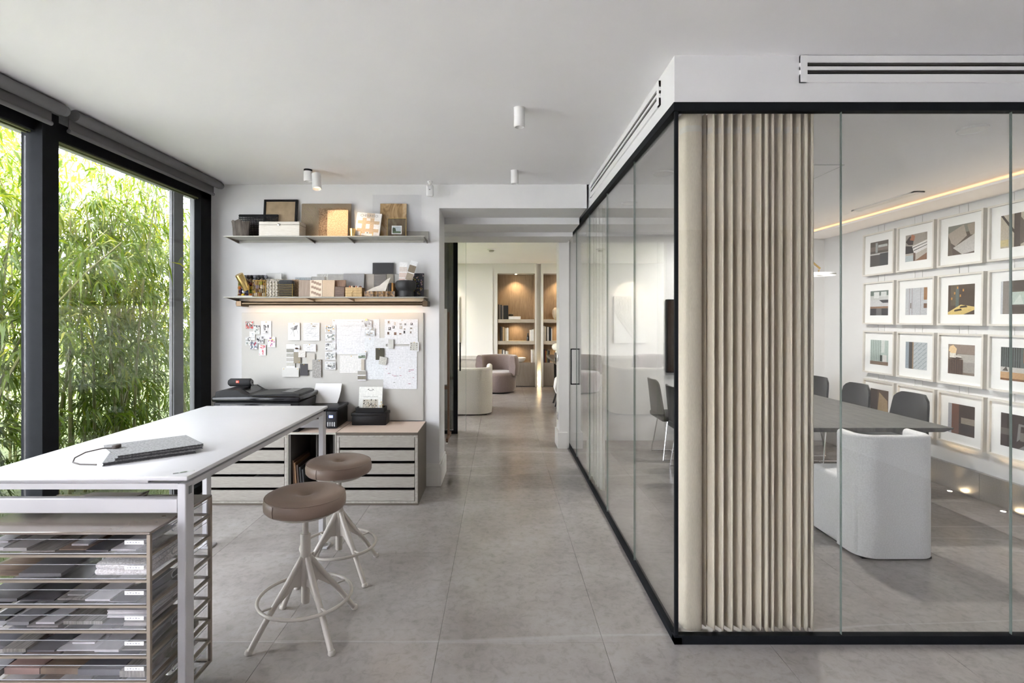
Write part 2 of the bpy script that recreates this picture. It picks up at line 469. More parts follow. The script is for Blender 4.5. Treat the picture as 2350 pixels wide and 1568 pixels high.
# roller blinds
BLIND = weave('blind_fabric', (.105,.100,.100), (.125,.12,.12), 500, .8, .1)
BLINDR = mat('blind_roller_fabric', (.15,.147,.15), .7, var=.03)
def blind(y0, y1, label):
    r_ = thing('roller_blind', label, 'blind', (WX+.12, (y0+y1)/2, CZ), group='roller blinds over the garden windows')
    wpart(r_, 'roller', MB().tube([(WX+.115, y0+.03, CZ-.037), (WX+.115, y1-.03, CZ-.037)], .034, 18), BLINDR)
    wpart(r_, 'end_bracket', MB().tube([(WX+.115, y1-.03, CZ-.037), (WX+.115, y1+.0, CZ-.037)], .029, 16), GREYAL)
    wpart(r_, 'fabric', MB().box(WX+.070, WX+.076, y0+.04, y1-.05, CZ-.118, CZ-.03), BLIND)
    wpart(r_, 'bottom_bar', MB().tube([(WX+.074, y0+.04, CZ-.124), (WX+.074, y1-.05, CZ-.124)], .013, 12), BLINDR)
    return r_
blind(3.06, 4.72, 'dark grey rolled-up blind above the last garden window, ending at the shelf wall')
blind(1.2, 3.03, 'dark grey rolled-up blind above the garden window left of the black post')

# ------------------------------------------------------------------ glass meeting room
SX, FY = .821, 2.458
gp = thing('glass_partition', 'frameless glass partition with black tracks beside the passage', 'glass partition', (SX, 4.0, 0))
wpart(gp, 'bottom_track', MB().box(SX, SX+.035, FY, 6.40, 0, .032), BLACKAL)
wpart(gp, 'top_track', MB().box(SX-.004, SX+.035, FY, 6.40, 2.510, 2.55), BLACKAL)
ys = [FY+.025, 3.25, 4.07, 4.88, 5.69]
for a, b in zip(ys[:-1], ys[1:]):
    wpart(gp, 'pane', MB().box(SX+.012, SX+.022, a+.0015, b-.0015, .025, 2.515), GLASS)
SEAM = mat('glass_seam', (.16,.20,.18), .25, var=.02)
for b in ys[1:]:
    wpart(gp, 'seam', MB().box(SX+.011, SX+.023, b-.001, b+.001, .03, 2.51), SEAM)
wpart(gp, 'end_post', MB().box(SX, SX+.035, 6.37, 6.42, 0, 2.55), BLACKAL)
gf = thing('glass_partition', 'frameless glass front of the meeting room with thick black floor track', 'glass partition', (2.4, FY, 0))
wpart(gf, 'bottom_track', MB().box(SX, 4.1, FY, FY+.035, 0, .040), BLACKAL)
wpart(gf, 'top_track', MB().box(SX-.004, 4.1, FY-.004, FY+.035, 2.510, 2.55), BLACKAL)
xs = [SX+.02, 1.614, 2.418, 3.22, 4.09]
for a, b in zip(xs[:-1], xs[1:]):
    wpart(gf, 'pane', MB().box(a+.0014, b-.0014, FY+.012, FY+.022, .035, 2.515), GLASS)
for b in xs[1:-1]:
    wpart(gf, 'seam', MB().box(b-.0014, b+.0014, FY+.011, FY+.023, .04, 2.51), SEAM)
wpart(gf, 'corner_post', MB().box(SX+.004, SX+.020, FY+.004, FY+.020, .03, 2.52), BLACKAL)
d1 = link('door_1', None, None, (SX, 6.03, 0)); d1['kind'] = 'structure'
wpart(d1, 'pane', MB().box(SX+.012, SX+.022, 5.695, 6.365, .025, 2.515), GLASS)
wpart(d1, 'edge_seal', MB().box(SX+.010, SX+.024, 5.690, 5.696, .03, 2.51), BLACKAL)
hd = MB()
for s_ in (-1, 1):
    xx = SX+.017+s_*.048
    hd.box(xx-.006, xx+.006, 5.79, 5.81, .805, 1.205)
for z in (.805, 1.193): hd.box(SX+.017-.054, SX+.017+.054, 5.79, 5.81, z, z+.012)
wpart(d1, 'handle', hd, BLACK)

# linear air grilles
def grille(name, label, length, h=.125):
    r_ = thing(name, label, 'air grille')
    part(r_, 'frame', MB().box(-length/2, length/2, -.010, 0, h/2-.032, h/2).box(-length/2, length/2, -.010, 0, -h/2, -h/2+.038)
         .box(-length/2, -length/2+.032, -.013, 0, -h/2, h/2).box(length/2-.032, length/2, -.013, 0, -h/2, h/2)
         .box(-length/2, length/2, -.009, 0, -.004, .012), WHITE)
    part(r_, 'slot', MB().box(-length/2+.03, length/2-.03, -.0012, .0, -h/2+.035, -.003), BLACK)
    part(r_, 'slot', MB().box(-length/2+.03, length/2-.03, -.0012, .0, .011, h/2-.03), BLACK)
    for z in (-.013, .022):
        part(r_, 'vane', MB().box(-length/2+.03, length/2-.03, -.006, -.001, z-.002, z+.003), mat('dark_vane', (.05,.045,.04), .5) if 'dark_vane' not in bpy.data.materials else bpy.data.materials['dark_vane'])
    return r_
g1 = grille('air_grille', 'white linear air grille on the bulkhead above the glass front', 2.2)
g1.location = (1.407+1.1, FY, 2.703)
g2 = grille('air_grille', 'white linear air grille on the bulkhead beside the passage', 2.05)
g2.location = (SX, 3.69, 2.685); g2.rotation_euler = (0, 0, R(-90))
# ceiling diffuser in the meeting room
g3 = grille('air_grille', 'narrow slot diffuser in the meeting room ceiling near the pictures', .78, .09)
g3.location = (3.50, 4.75, 2.60); g3.rotation_euler = (R(90), 0, R(90))
# access hatch
ah = thing('access_hatch', 'flush square access hatch in the meeting room ceiling', 'hatch', (2.1, 3.9, 2.60))
part(ah, 'panel', MB().box(-.28, .28, -.28, .28, -.002, 0), CEIL)
fr = MB()
for q in ((-.285,.285,-.285,-.279),(-.285,.285,.279,.285),(-.285,-.279,-.285,.285),(.279,.285,-.285,.285)): fr.box(*q, -.0035, 0)
part(ah, 'frame', fr, mat('hatch_edge', (.55,.55,.55), .6))

# downlights: shallow disc lights of the meeting room
DISC = emit('frosted_diffuser', (1,.97,.93), 5.0)
OPAL = mat('opal_disc', (.82,.81,.79), .4, var=.01)
def disc_light(x, y, label, lit=False, r=.072):
    r_ = thing('disc_light', label, 'ceiling light', (x, y, 2.60), group='disc lights in the meeting room ceiling')
    part(r_, 'rim', MB().lathe([(r, 0), (r, -.012), (r-.006, -.014), (r-.010, -.010), (r-.010, 0)], 32), WHITE)
    part(r_, 'diffuser', MB().cyl((0,0,0), r-.010, -.010, -.002, 28), DISC if lit else OPAL)
    if not lit: return
    ld = bpy.data.lights.new('added_disc_lamp', 'AREA'); ld.shape = 'DISK'; ld.size = .12; ld.energy = 1.9; ld.color = (1,.97,.92)  # lamp only in the added discs
    lo = bpy.data.objects.new('added_disc_lamp', ld); C.objects.link(lo); lo.parent = r_; lo.location = (0,0,-.016)
disc_light(2.65, 2.93, 'round white disc light on the ceiling right of the access hatch')
disc_light(1.19, 3.81, 'round white disc light in the ceiling near the linen curtain')
disc_light(1.19, 4.80, 'round white disc light furthest back near the passage glass')

disc_light(2.45, 4.45, 'added white disc light above the middle of the meeting table', True)  # this and the next: added behind the curtain to light the meeting room
disc_light(2.45, 5.75, 'added white disc light above the far end of the meeting table', True)
# downlights added out of view to brighten the far room
def downlight(x, y, label):
    r_ = thing('added_downlight', label, 'ceiling light', (x, y, 2.80), group='added downlights of the far room')
    part(r_, 'rim', MB().lathe([(.050,0),(.050,-.004),(.042,-.005),(.040,0)], 24), WHITE)
    part(r_, 'lens', MB().cyl((0,0,0), .040, -.003, -.001, 20), emit('added_downlight_lens', (1,.86,.68), 8) if 'added_downlight_lens' not in bpy.data.materials else bpy.data.materials['added_downlight_lens'])
    ld = bpy.data.lights.new('added_downlight_lamp', 'AREA'); ld.shape = 'DISK'; ld.size = .08; ld.energy = 1.0; ld.color = (1,.87,.70)
    lo = bpy.data.objects.new('added_downlight_lamp', ld); C.objects.link(lo); lo.parent = r_; lo.location = (0,0,-.008)
for i, (x, y) in enumerate(((-2.3,8.0),(-2.3,10.4),(2.1,8.2),(2.1,10.6))):
    downlight(x, y, 'added unseen downlight in the far room ceiling, ' + ('front left','back left','front right','back right','over the entrance')[i])
# surface spots
def spot_light(x, y, label, z=CZ, lamp=None):
    r_ = thing('ceiling_spot', label, 'spotlight', (x, y, z), group='white cylinder ceiling spots')
    part(r_, 'housing', MB().lathe([(.032, 0), (.032, -.108), (.027, -.112), (.024, -.095), (.020, -.07)], 28), WHITE)
    part(r_, 'base_ring', MB().cyl((0,0,0), .034, -.004, 0, 24), WHITE)
    part(r_, 'lens', MB().cyl((0,0,0), .020, -.073, -.070, 20), mat('spot_lens', (.7,.7,.68), .3) if 'spot_lens' not in bpy.data.materials else bpy.data.materials['spot_lens'])
    return r_
spot_light(.115, 3.07, 'white cylinder spotlight nearest the viewer on the ceiling')
spot_light(.124, 4.36, 'white cylinder spotlight on the ceiling just before the passage lintel')
# adjustable twin spot above the shelves
tw = thing('adjustable_spot', 'white twin spotlight with black collar, tilted towards the shelves', 'spotlight', (-1.588, 4.33, CZ))
part(tw, 'collar', MB().cyl((0,0,0), .034, -.016, 0, 24), BLACK)
part(tw, 'housing', MB().lathe([(.034, -.016), (.034, -.095), (.030, -.098), (.027, -.085)], 28), WHITE)
hm = Matrix.Translation((.068, 0, -.040)) @ Euler((R(-14), R(-8), 0)).to_matrix().to_4x4()
part(tw, 'spot_head', MB().lathe([(.037, 0), (.037, -.130), (.033, -.134), (.030, -.115), (.025, -.1)], 28).xf(hm), WHITE)
part(tw, 'lens', MB().cyl((0,0,0), .027, -.112, -.108, 20).xf(hm), emit('warm_lens', (1,.72,.45), .12))
part(tw, 'swivel', MB().tube([(.028, 0, -.055), (.05, 0, -.055)], .010, 10), BLACK)
def spot_lamp(name, parent, loc, target, energy, size, col=(1,.72,.45), blend=.6, r=.02):
    d = bpy.data.lights.new(name, 'SPOT'); d.energy = energy; d.spot_size = R(size); d.spot_blend = blend; d.color = col; d.shadow_soft_size = r
    o = bpy.data.objects.new(name, d); C.objects.link(o)
    v = Vector(target) - Vector(loc); o.rotation_euler = v.to_track_quat('-Z', 'Y').to_euler()
    if parent: o.parent = parent; o.location = Vector(loc) - Vector(parent.location)
    else: o.location = loc
    return o
spot_lamp('spot_beam', tw, (-1.50, 4.365, 2.585), (-1.40, 4.70, 2.27), .6, 80)
# motion sensor
ps = thing('motion_sensor', 'small white motion sensor on a ceiling bracket by the shelf wall', 'sensor', (-.628, 4.70, CZ))
part(ps, 'bracket', MB().lathe([(.026, 0), (.026, -.006), (.014, -.026), (.012, -.034)], 18), WHITE)
bod = MB().rbox(-.031, .031, -.018, .020, -.135, -.034, .012, 3)
part(ps, 'body', bod, WHITE)
part(ps, 'lens_window', MB().rbox(-.020, .020, -.022, -.015, -.075, -.045, .003), mat('sensor_window', (.7,.7,.7), .25))
part(ps, 'indicator', MB().ball((0, -.022, -.078), .004, 8), BLACK)
part(ps, 'screw', MB().ball((0, -.024, -.010), .003, 8), BLACK)
# ================================================================== garden
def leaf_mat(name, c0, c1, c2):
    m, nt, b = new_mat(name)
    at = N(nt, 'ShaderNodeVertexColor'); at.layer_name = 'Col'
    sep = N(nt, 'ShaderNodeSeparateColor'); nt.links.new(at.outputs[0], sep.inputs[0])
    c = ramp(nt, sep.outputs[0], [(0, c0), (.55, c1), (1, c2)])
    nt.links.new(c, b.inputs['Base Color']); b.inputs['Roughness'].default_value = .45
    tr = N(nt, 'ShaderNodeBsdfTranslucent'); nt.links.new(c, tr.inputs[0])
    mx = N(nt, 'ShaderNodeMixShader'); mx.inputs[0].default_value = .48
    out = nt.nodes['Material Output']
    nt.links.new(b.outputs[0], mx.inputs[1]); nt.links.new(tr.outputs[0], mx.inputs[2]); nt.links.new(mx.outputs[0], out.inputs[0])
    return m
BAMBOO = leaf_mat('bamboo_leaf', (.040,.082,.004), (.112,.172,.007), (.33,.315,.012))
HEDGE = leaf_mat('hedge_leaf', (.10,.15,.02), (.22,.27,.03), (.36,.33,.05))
CULM = mat('bamboo_culm', (.16,.16,.05), .5, var=.25, scale=6)
rng = np.random.default_rng(3)
def leaves(name, cen, dirs, length, width, mat_, parent, droop=.35, tone=None):
    """many pointed leaves (4 triangles each) as one mesh: a plant's foliage"""
    n = len(cen)
    dirs = dirs/np.linalg.norm(dirs, axis=1, keepdims=True)
    up = np.tile([0,0,1.0], (n,1)) + rng.normal(0,.35,(n,3))
    side = np.cross(dirs, up); side /= np.linalg.norm(side, axis=1, keepdims=True)+1e-9
    L = length[:,None]; W = width[:,None]
    down = np.tile([0,0,-1.0], (n,1))
    a = cen; mid = cen + dirs*L*.42; tip = cen + dirs*L*.92 + down*L*droop
    v = np.stack([a, mid+side*W*.5, mid-side*W*.5, tip], 1).reshape(-1,3)
    f = (np.arange(n)[:,None]*4 + np.array([[0,1,2, 1,3,2]])).reshape(-1,3)
    me = bpy.data.meshes.new(name)
    me.vertices.add(len(v)); me.vertices.foreach_set('co', v.ravel())
    me.loops.add(f.size); me.loops.foreach_set('vertex_index', f.ravel().astype(np.int32))
    me.polygons.add(len(f)); me.polygons.foreach_set('loop_start', (np.arange(len(f))*3).astype(np.int32))
    me.update(); me.validate()
    t = rng.random(n) if tone is None else np.clip(tone + rng.normal(0,.16,n), 0, 1)
    col = np.repeat(t, 6); buf = np.stack([col,col,col,np.ones_like(col)],1).ravel()
    at = me.color_attributes.new('Col', 'FLOAT_COLOR', 'CORNER'); at.data.foreach_set('color', buf)
    me.materials.append(mat_)
    o = link(name, me, parent); o['kind'] = 'stuff'
    return o

def bamboo(x, y, h, spread, nculm, nleaf, label, seed):
    global rng
    rng = np.random.default_rng(seed)
    r_ = thing('bamboo_clump', label, 'bamboo', (x, y, -.08), group='bamboo clumps outside the garden windows')
    cen = []; dr = []
    per = nleaf//nculm
    for k in range(nculm):
        a = rng.random()*2*PI; rr = spread*.42*math.sqrt(rng.random())
        bx, by = rr*math.cos(a), rr*math.sin(a)
        lean = rng.normal(0,.28,2); hh = h*rng.uniform(.72,1.08)
        pts = []
        for i in range(9):
            t = i/8
            pts.append((bx+lean[0]*spread*t*t*1.1, by+lean[1]*spread*t*t*1.1, hh*(t-.10*t*t*t)))
        part(r_, 'culm', MB().tube(pts, [.013*(1-.75*i/8)+.002 for i in range(9)], 6), CULM)
        P = np.array(pts)
        # twigs carrying fans of leaves
        nt_ = max(1, per//9)
        ts = rng.uniform(.08,1.0,nt_)
        idx = np.minimum((ts*8).astype(int), 7); fr_ = ts*8-idx
        base = P[idx]*(1-fr_[:,None]) + P[idx+1]*fr_[:,None]
        az = rng.random(nt_)*2*PI
        d = np.stack([np.cos(az), np.sin(az), rng.uniform(-.15,.55,nt_)],1)
        ln = rng.uniform(.15,.62,nt_)*spread*.62
        tip = base + d*ln[:,None]
        for j in range(9):
            s_ = rng.uniform(.35,1.0,nt_)
            cen.append(base + (tip-base)*s_[:,None])
            dd = d*.7 + rng.normal(0,.55,(nt_,3)); dd[:,2] -= .35
            dr.append(dd)
    cen = np.concatenate(cen); dr = np.concatenate(dr); n = len(cen)
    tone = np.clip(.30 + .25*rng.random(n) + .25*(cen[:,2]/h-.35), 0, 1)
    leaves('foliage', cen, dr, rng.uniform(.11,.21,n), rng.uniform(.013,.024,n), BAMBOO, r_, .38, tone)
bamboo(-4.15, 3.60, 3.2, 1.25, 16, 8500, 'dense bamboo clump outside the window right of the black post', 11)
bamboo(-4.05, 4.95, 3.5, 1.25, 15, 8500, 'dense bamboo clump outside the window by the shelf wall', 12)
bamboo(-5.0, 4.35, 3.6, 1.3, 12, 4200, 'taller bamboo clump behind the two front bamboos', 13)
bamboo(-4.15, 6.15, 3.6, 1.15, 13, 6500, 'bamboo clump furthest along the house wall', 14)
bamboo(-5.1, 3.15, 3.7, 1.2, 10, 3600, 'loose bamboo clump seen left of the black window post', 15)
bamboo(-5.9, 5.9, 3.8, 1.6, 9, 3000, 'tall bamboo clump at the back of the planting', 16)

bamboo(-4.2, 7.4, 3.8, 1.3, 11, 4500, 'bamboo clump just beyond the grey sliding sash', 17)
# lawn
def lawn_mat():
    m, nt, b = new_mat('lawn')
    co = coords(nt)
    n = N(nt, 'ShaderNodeTexNoise'); n.inputs['Scale'].default_value = 9; n.inputs['Detail'].default_value = 8
    nt.links.new(co, n.inputs[0])
    nt.links.new(ramp(nt, n.outputs[0], [(.3, (.055,.075,.022)), (.55, (.10,.125,.04)), (.75, (.17,.17,.07))]), b.inputs['Base Color'])
    b.inputs['Roughness'].default_value = .9
    return m
LAWN = lawn_mat()
lw_ = MB().box(-40, -2.72, 1.2, 40, -.4, -.08)
struct('floor_garden', lw_, LAWN)
struct('floor_bounce', MB().box(-2.72, 30, -30, -2.6, -.4, -.06).box(-14, -2.72, -30, 1.2, -.4, -.06), mat('bounce_paving', (.58,.56,.53), .8, var=.05))  # unseen pale ground added to bounce daylight indoors
rng = np.random.default_rng(5)
n = 22000
gx = -2.8 - 6.2*rng.random(n)**1.3; gy = 1.4 + 7.5*rng.random(n)
gc = np.stack([gx, gy, np.full(n, -.08)], 1)
gd = rng.normal(0,.45,(n,3)); gd[:,2] = 1
g_ = leaves('lawn_grass', gc, gd, rng.uniform(.03,.07,n), rng.uniform(.004,.008,n), leaf_mat('grass_blade', (.05,.08,.015), (.09,.125,.028), (.16,.165,.05)), None, .1)
tag(g_, 'short lawn grass outside the garden windows', 'grass')

# leaning tree with pale ragged bark
tr_ = thing('garden_tree', 'pale ragged tree trunk on the sunny lawn at the left edge', 'tree', (-8.45, 8.0, -.08))
BARK = mat('pale_bark', (.42,.33,.24), .9, var=.35, scale=7, bump=.8, bscale=14)
tp = [(.12,0,0),(.05,0,.35),(-.02,.02,.8),(-.05,0,1.3),(-.12,.05,2.0),(-.30,.1,2.9),(-.55,.1,3.8),(-.7,0,4.8)]
part(tr_, 'trunk', MB().tube(tp, [.20,.155,.135,.125,.115,.10,.08,.04], 10), BARK)
n = 5200
a = rng.normal(0,1,(n,3)); a /= np.linalg.norm(a,axis=1,keepdims=True); a *= (rng.random(n)**.4)[:,None]
cc = a*np.array([2.0,2.0,1.6]) + np.array([-.3,.1,4.6])
leaves('crown', cc, rng.normal(0,1,(n,3)), rng.uniform(.10,.2,n), rng.uniform(.04,.07,n), HEDGE, tr_, .2)
# sunlit shrubs and trees closing the garden
def shrub(x, y, rx, ry, h, n, label, name='garden_shrub', cat='shrub', big=1.0):
    r_ = thing(name, label, cat, (x, y, -.08), group='shrubs along the far side of the garden')
    part(r_, 'stem', MB().tube([(0,0,0), (.05,0,h*.35), (0,.05,h*.6)], [.05,.035,.015], 6), BARK)
    a = rng.normal(0,1,(n,3)); a /= np.linalg.norm(a,axis=1,keepdims=True); a *= (rng.random(n)**.33)[:,None]
    a *= 1 + .18*np.sin(a[:,:1]*9 + x)*np.cos(a[:,2:3]*7)
    cc = a*np.array([rx, ry, h*.52]) + np.array([0,0,h*.52])
    leaves('foliage', cc, rng.normal(0,1,(n,3))+a*.8, rng.uniform(.10,.20,n)*big, rng.uniform(.04,.075,n)*big, HEDGE, r_, .25)
shrub(-10.5, 9.6, 1.3, 1.3, 1.9, 2600, 'round sunlit yellow-green shrub behind the pale tree trunk')
shrub(-13.5, 11.5, 2.6, 2.2, 5.6, 4200, 'tall sunlit tree in the far left of the garden', 'sunlit_tree', 'tree', 1.5)
shrub(-11.5, 14.5, 2.4, 2.2, 4.2, 3600, 'broad sunlit tree seen between the bamboo stems', 'sunlit_tree', 'tree', 1.5)
shrub(-9.6, 17.5, 2.2, 2.2, 4.6, 3000, 'distant sunlit tree beyond the end of the house', 'sunlit_tree', 'tree', 1.5)
# eave
STUC = mat('grey_render', (.34,.35,.34), .9, var=.10, scale=60, bump=.6, bscale=90)
struct('ceiling_eave', MB().box(-3.02, -2.71, -2.8, 12.8, 2.70, 2.96), STUC)
struct('wall_head', MB().box(-2.71, -2.63, -2.6, 4.81, 2.70, 2.96), STUC)
# ================================================================== work table
TZ = .9425
tb = thing('work_table', 'long white counter-height work table by the garden window', 'table', (-1.58, 2.753, 0))
X0, X1, Y0, Y1 = -1.992, -1.168, 1.953, 3.553
wpart(tb, 'tabletop', MB().rbox(X0, X1, Y0, Y1, TZ-.017, TZ, .004, 2), TABLEW)
TFR = mat('table_frame', (.46,.45,.465), .38, var=.01)
wpart(tb, 'spacer', MB().box(X0+.06, X1-.16, Y0+.02, Y0+.05, TZ-.030, TZ-.017).box(X0+.06, X1-.16, Y1-.05, Y1-.02, TZ-.030, TZ-.017), TFR)
for x0, x1 in ((X0+.005, X0+.037), (X1-.042, X1-.010)):
    for y0, y1 in ((Y0+.008, Y0+.063), (Y1-.063, Y1-.008)):
        wpart(tb, 'leg', MB().rbox(x0, x1, y0, y1, .012, TZ-.030, .003, 1), TFR)
        wpart(tb, 'foot_plate', MB().rbox(x0-.02, x1+.03, y0-.015, y1+.015, 0, .012, .003, 1), TFR)
for y in (Y0+.012, Y1-.042):
    wpart(tb, 'top_rail', MB().box(X0+.037, X1-.042, y, y+.03, TZ-.052, TZ-.030), TFR)
    wpart(tb, 'cross_beam', MB().rbox(X0+.037, X1-.042, y-.002, y+.028, TZ-.142, TZ-.086, .003, 1), TFR)
wpart(tb, 'top_rail', MB().box(X1-.042, X1-.012, Y0+.063, Y1-.063, TZ-.052, TZ-.030), TFR)
wpart(tb, 'top_rail', MB().box(X0+.007, X0+.037, Y0+.063, Y1-.063, TZ-.052, TZ-.030), TFR)
pl = MB(); pl.quad(-.036,.036,-.008,.008,0,(.45,.47,.46)); pl.quad(-.036,-.018,-.004,.004,-.0003,(.05,.05,.05)); pl.quad(-.012,.010,-.006,.006,-.0003,(.12,.16,.10)); pl.quad(.014,.034,-.005,.003,-.0003,(.7,.72,.7))
pl.xf(Matrix.Translation((X1-.045, Y0+.055, TZ+.0008)) @ Euler((R(-90),0,R(38))).to_matrix().to_4x4())
wpart(tb, 'metal_plate', pl, INK, label='small printed metal plate near the table corner', colors=True)
wpart(tb, 'metal_plate', MB().box(X1-.0095, X1-.0085, Y0+.026, Y0+.045, TZ-.075, TZ-.045), mat('plate_grey', (.22,.23,.24), .4, .6), label='small grey metal plate on the leg')
wpart(tb, 'corner_insert', MB().box(X0+.002, X0+.05, Y1-.012, Y1-.001, TZ, TZ+.001), BLACK)
wpart(tb, 'corner_insert', MB().box(X1-.012, X1+.001, Y1-.05, Y1-.012, TZ-.03, TZ-.019), BLACK)

# felt sample folders on the table
FELT = weave('grey_felt', (.050,.049,.051), (.19,.186,.19), 130, .95, .6, .3)
FELTD = mat('folder_edge', (.028,.028,.032), .7, var=.1)
def folder(z, th, pts, label, inner=True):
    r_ = thing('felt_folder', label, 'folder', (-1.53, 2.32, z), group='felt folders stacked on the white table')
    loc = [(p[0]+1.53, p[1]-2.32) for p in pts]
    part(r_, 'cover', MB().prism(loc, th-.003, th), FELT)
    part(r_, 'cover', MB().prism(loc, 0, .003), FELT, label='bottom felt cover')
    cx = sum(p[0] for p in loc)/4; cy_ = sum(p[1] for p in loc)/4
    part(r_, 'pages', MB().prism([(cx+(p[0]-cx)*.985, cy_+(p[1]-cy_)*.985) for p in loc], .003, th-.003), FELTD)
    return r_
q1 = [(-1.548,2.118),(-1.318,2.326),(-1.500,2.500),(-1.742,2.300)]
q2 = [(-1.556,2.112),(-1.316,2.318),(-1.49,2.49),(-1.72,2.30)]
q3 = [(-1.585,2.085),(-1.330,2.290),(-1.47,2.48),(-1.70,2.29)]
folder(TZ, .014, q3, 'grey felt sample folder at the bottom of the stack on the white table')
folder(TZ+.014, .011, q2, 'grey felt sample folder in the middle of the stack on the white table')
f1 = folder(TZ+.025, .009, q1, 'grey felt sample folder on top of the stack with a leather toggle')
lp = [(-1.635,2.245,TZ+.036),(-1.69,2.225,TZ+.038),(-1.735,2.19,TZ+.030),(-1.752,2.155,TZ+.016),(-1.735,2.125,TZ+.006),(-1.69,2.105,TZ+.004),(-1.62,2.10,TZ+.004)]
wpart(f1, 'strap', MB().tube(lp, .0028, 6), mat('leather_strap', (.06,.045,.04), .6))
wpart(f1, 'toggle', MB().rbox(-1.655,-1.635,2.228,2.262,TZ+.034,TZ+.050,.004), bpy.data.materials['leather_strap'])

# ================================================================== stools
SEATL = mat('taupe_leather', (.20,.140,.108), .45, var=.05, scale=8, bump=.08, bscale=180)
FRAME = mat('stool_frame', (.46,.425,.385), .40, var=.02)
def make_stool(label):
    r_ = thing('swivel_stool', label, 'stool', group='taupe swivel stools beside the white table')
    # cushion with a button dimple
    prof = [(.002,.655),(.012,.656),(.022,.664),(.045,.676),(.08,.682),(.14,.682),(.172,.678),(.182,.670),(.186,.667),(.190,.662),(.193,.640),(.191,.615),(.182,.604),(.15,.600),(.01,.600)]
    cush = part(r_, 'cushion', MB().lathe(prof, 48), SEATL, ang=60)
    part(cush, 'piping', MB().tube([(.187*math.cos(a*PI/24), .187*math.sin(a*PI/24), .667) for a in range(48)], .0028, 6, True), SEATL)
    for a in (-118, 35, 160):
        c_, s_ = math.cos(R(a)), math.sin(R(a))
        part(cush, 'seam', MB().tube([(.190*c_,.190*s_,.662),(.1945*c_,.1945*s_,.638),(.192*c_,.192*s_,.612)], .0022, 6), SEATL)
    part(r_, 'seat_ring', MB().tube([(.135*math.cos(a*PI/20), .135*math.sin(a*PI/20), .583) for a in range(40)], .005, 8, True), FRAME)
    part(r_, 'seat_plate', MB().lathe([(.02,.585),(.13,.597),(.15,.600),(.01,.601)], 32), FRAME)
    part(r_, 'column', MB().cyl((0,0,0), .0145, .46, .59, 18), FRAME)
    part(r_, 'sleeve', MB().lathe([(.0,.365),(.024,.365),(.024,.472),(.0215,.476),(.015,.476)], 20), FRAME)
    part(r_, 'hub', MB().lathe([(.0,.135),(.0185,.136),(.020,.142),(.020,.225),(.027,.225),(.027,.365),(.0,.366)], 20), FRAME)
    # splayed leg: fin at the top running into a tube
    for k in range(4):
        a = R(45+90*k); c_, s_ = math.cos(a), math.sin(a)
        def pt(r, z): return (r*c_, r*s_, z)
        leg = MB()
        leg.tube([pt(.018,.362), pt(.085,.262), pt(.18,.135), pt(.263,.012)], [.0135,.0145,.014,.0135], 12)
        t = .009; fin = [(.02,.225),(.02,.35),(.155,.168),(.122,.185),(.06,.232)]
        vs = []
        for sg in (-1,1):
            for r, z in fin: vs.append((r*c_-s_*t*sg, r*s_+c_*t*sg, z))
        m = len(fin)
        leg.add(vs, [tuple(range(m)), tuple(range(m,2*m))[::-1]]+[(i,(i+1)%m,m+(i+1)%m,m+i) for i in range(m)])
        lg = part(r_, 'leg', leg, FRAME)
        part(lg, 'foot', MB().lathe([(.0155,0),(.0175,.004),(.0165,.014),(.0135,.020)], 14, (.268*c_,.268*s_,0)), FRAME)
        part(r_, 'ring_bracket', MB().tube([pt(.155,.172), pt(.214,.172)], .005, 8), FRAME)
    part(r_, 'foot_ring', MB().tube([(.218*math.cos(a*PI/24), .218*math.sin(a*PI/24), .172) for a in range(48)], .0085, 10, True), FRAME)
    return r_
st = make_stool('taupe leather swivel stool nearest the viewer')
st.location = (-.957, 2.575, 0)
s2 = copy_tree(st); s2['label'] = 'taupe leather swivel stool behind the front one, nearer the cabinets'
s2.location = (-.975, 3.17, 0); s2.rotation_euler = (0,0,R(4))

# ================================================================== drawer unit under the table
du = thing('drawer_unit', 'brown metal tray unit on castors under the white table', 'drawer unit', (-1.56, 2.045, 0))
DX0, DX1, DY0, DY1, DZ0, DZ1 = -1.895, -1.235, 1.846, 2.245, .063, .778
DP = (DZ1-DZ0)/8
TANMET = mat('tan_metal', (.24,.20,.16), .38, .35, var=.04)
wpart(du, 'top_panel', MB().rbox(DX0, DX1, DY0, DY1, DZ1-.010, DZ1, .002, 1), mat('unit_top', (.19,.155,.13), .2, .2, var=.04, coat=.4))
for x in (DX0, DX1-.012):
    for y in (DY0, DY1-.012):
        wpart(du, 'post', MB().box(x, x+.012, y, y+.012, DZ0, DZ1-.010), TANMET)
for k in range(8):
    z = DZ0+k*DP
    sh_ = MB().box(DX0+.012, DX1-.012, DY0, DY0+.012, z, z+.008).box(DX0+.012, DX1-.012, DY1-.012, DY1, z, z+.008)
    sh_.box(DX0, DX0+.014, DY0+.012, DY1-.012, z, z+.008).box(DX1-.014, DX1, DY0+.012, DY1-.012, z, z+.008)
    wpart(du, 'shelf_frame', sh_, TANMET)
for x in (DX0+.06, DX1-.06):
    for y in (DY0+.06, DY1-.06):
        c_ = wpart(du, 'castor', MB().tube([(x-.012,y,.028),(x+.012,y,.028)], .028, 18), glass('clear_castor', (.85,.86,.86), .06) if 'clear_castor' not in bpy.data.materials else bpy.data.materials['clear_castor'])
        wpart(du, 'castor_fork', MB().box(x-.015,x+.015,y-.006,y+.006,.03,.063), STEEL)
SLATS = [S(*c) for c in ((176,172,174),(138,135,138),(104,101,104),(186,182,184),(158,152,150),(86,84,90),(62,60,66),(168,162,160),(132,127,126),(198,194,196))]
samp_m = [mat('sample_%s' % n_, c, .55, var=.08, scale=30) for n_, c in zip(('silver','grey','slate','pearl','sand','graphite','coal','stone','taupe','white'), SLATS)]
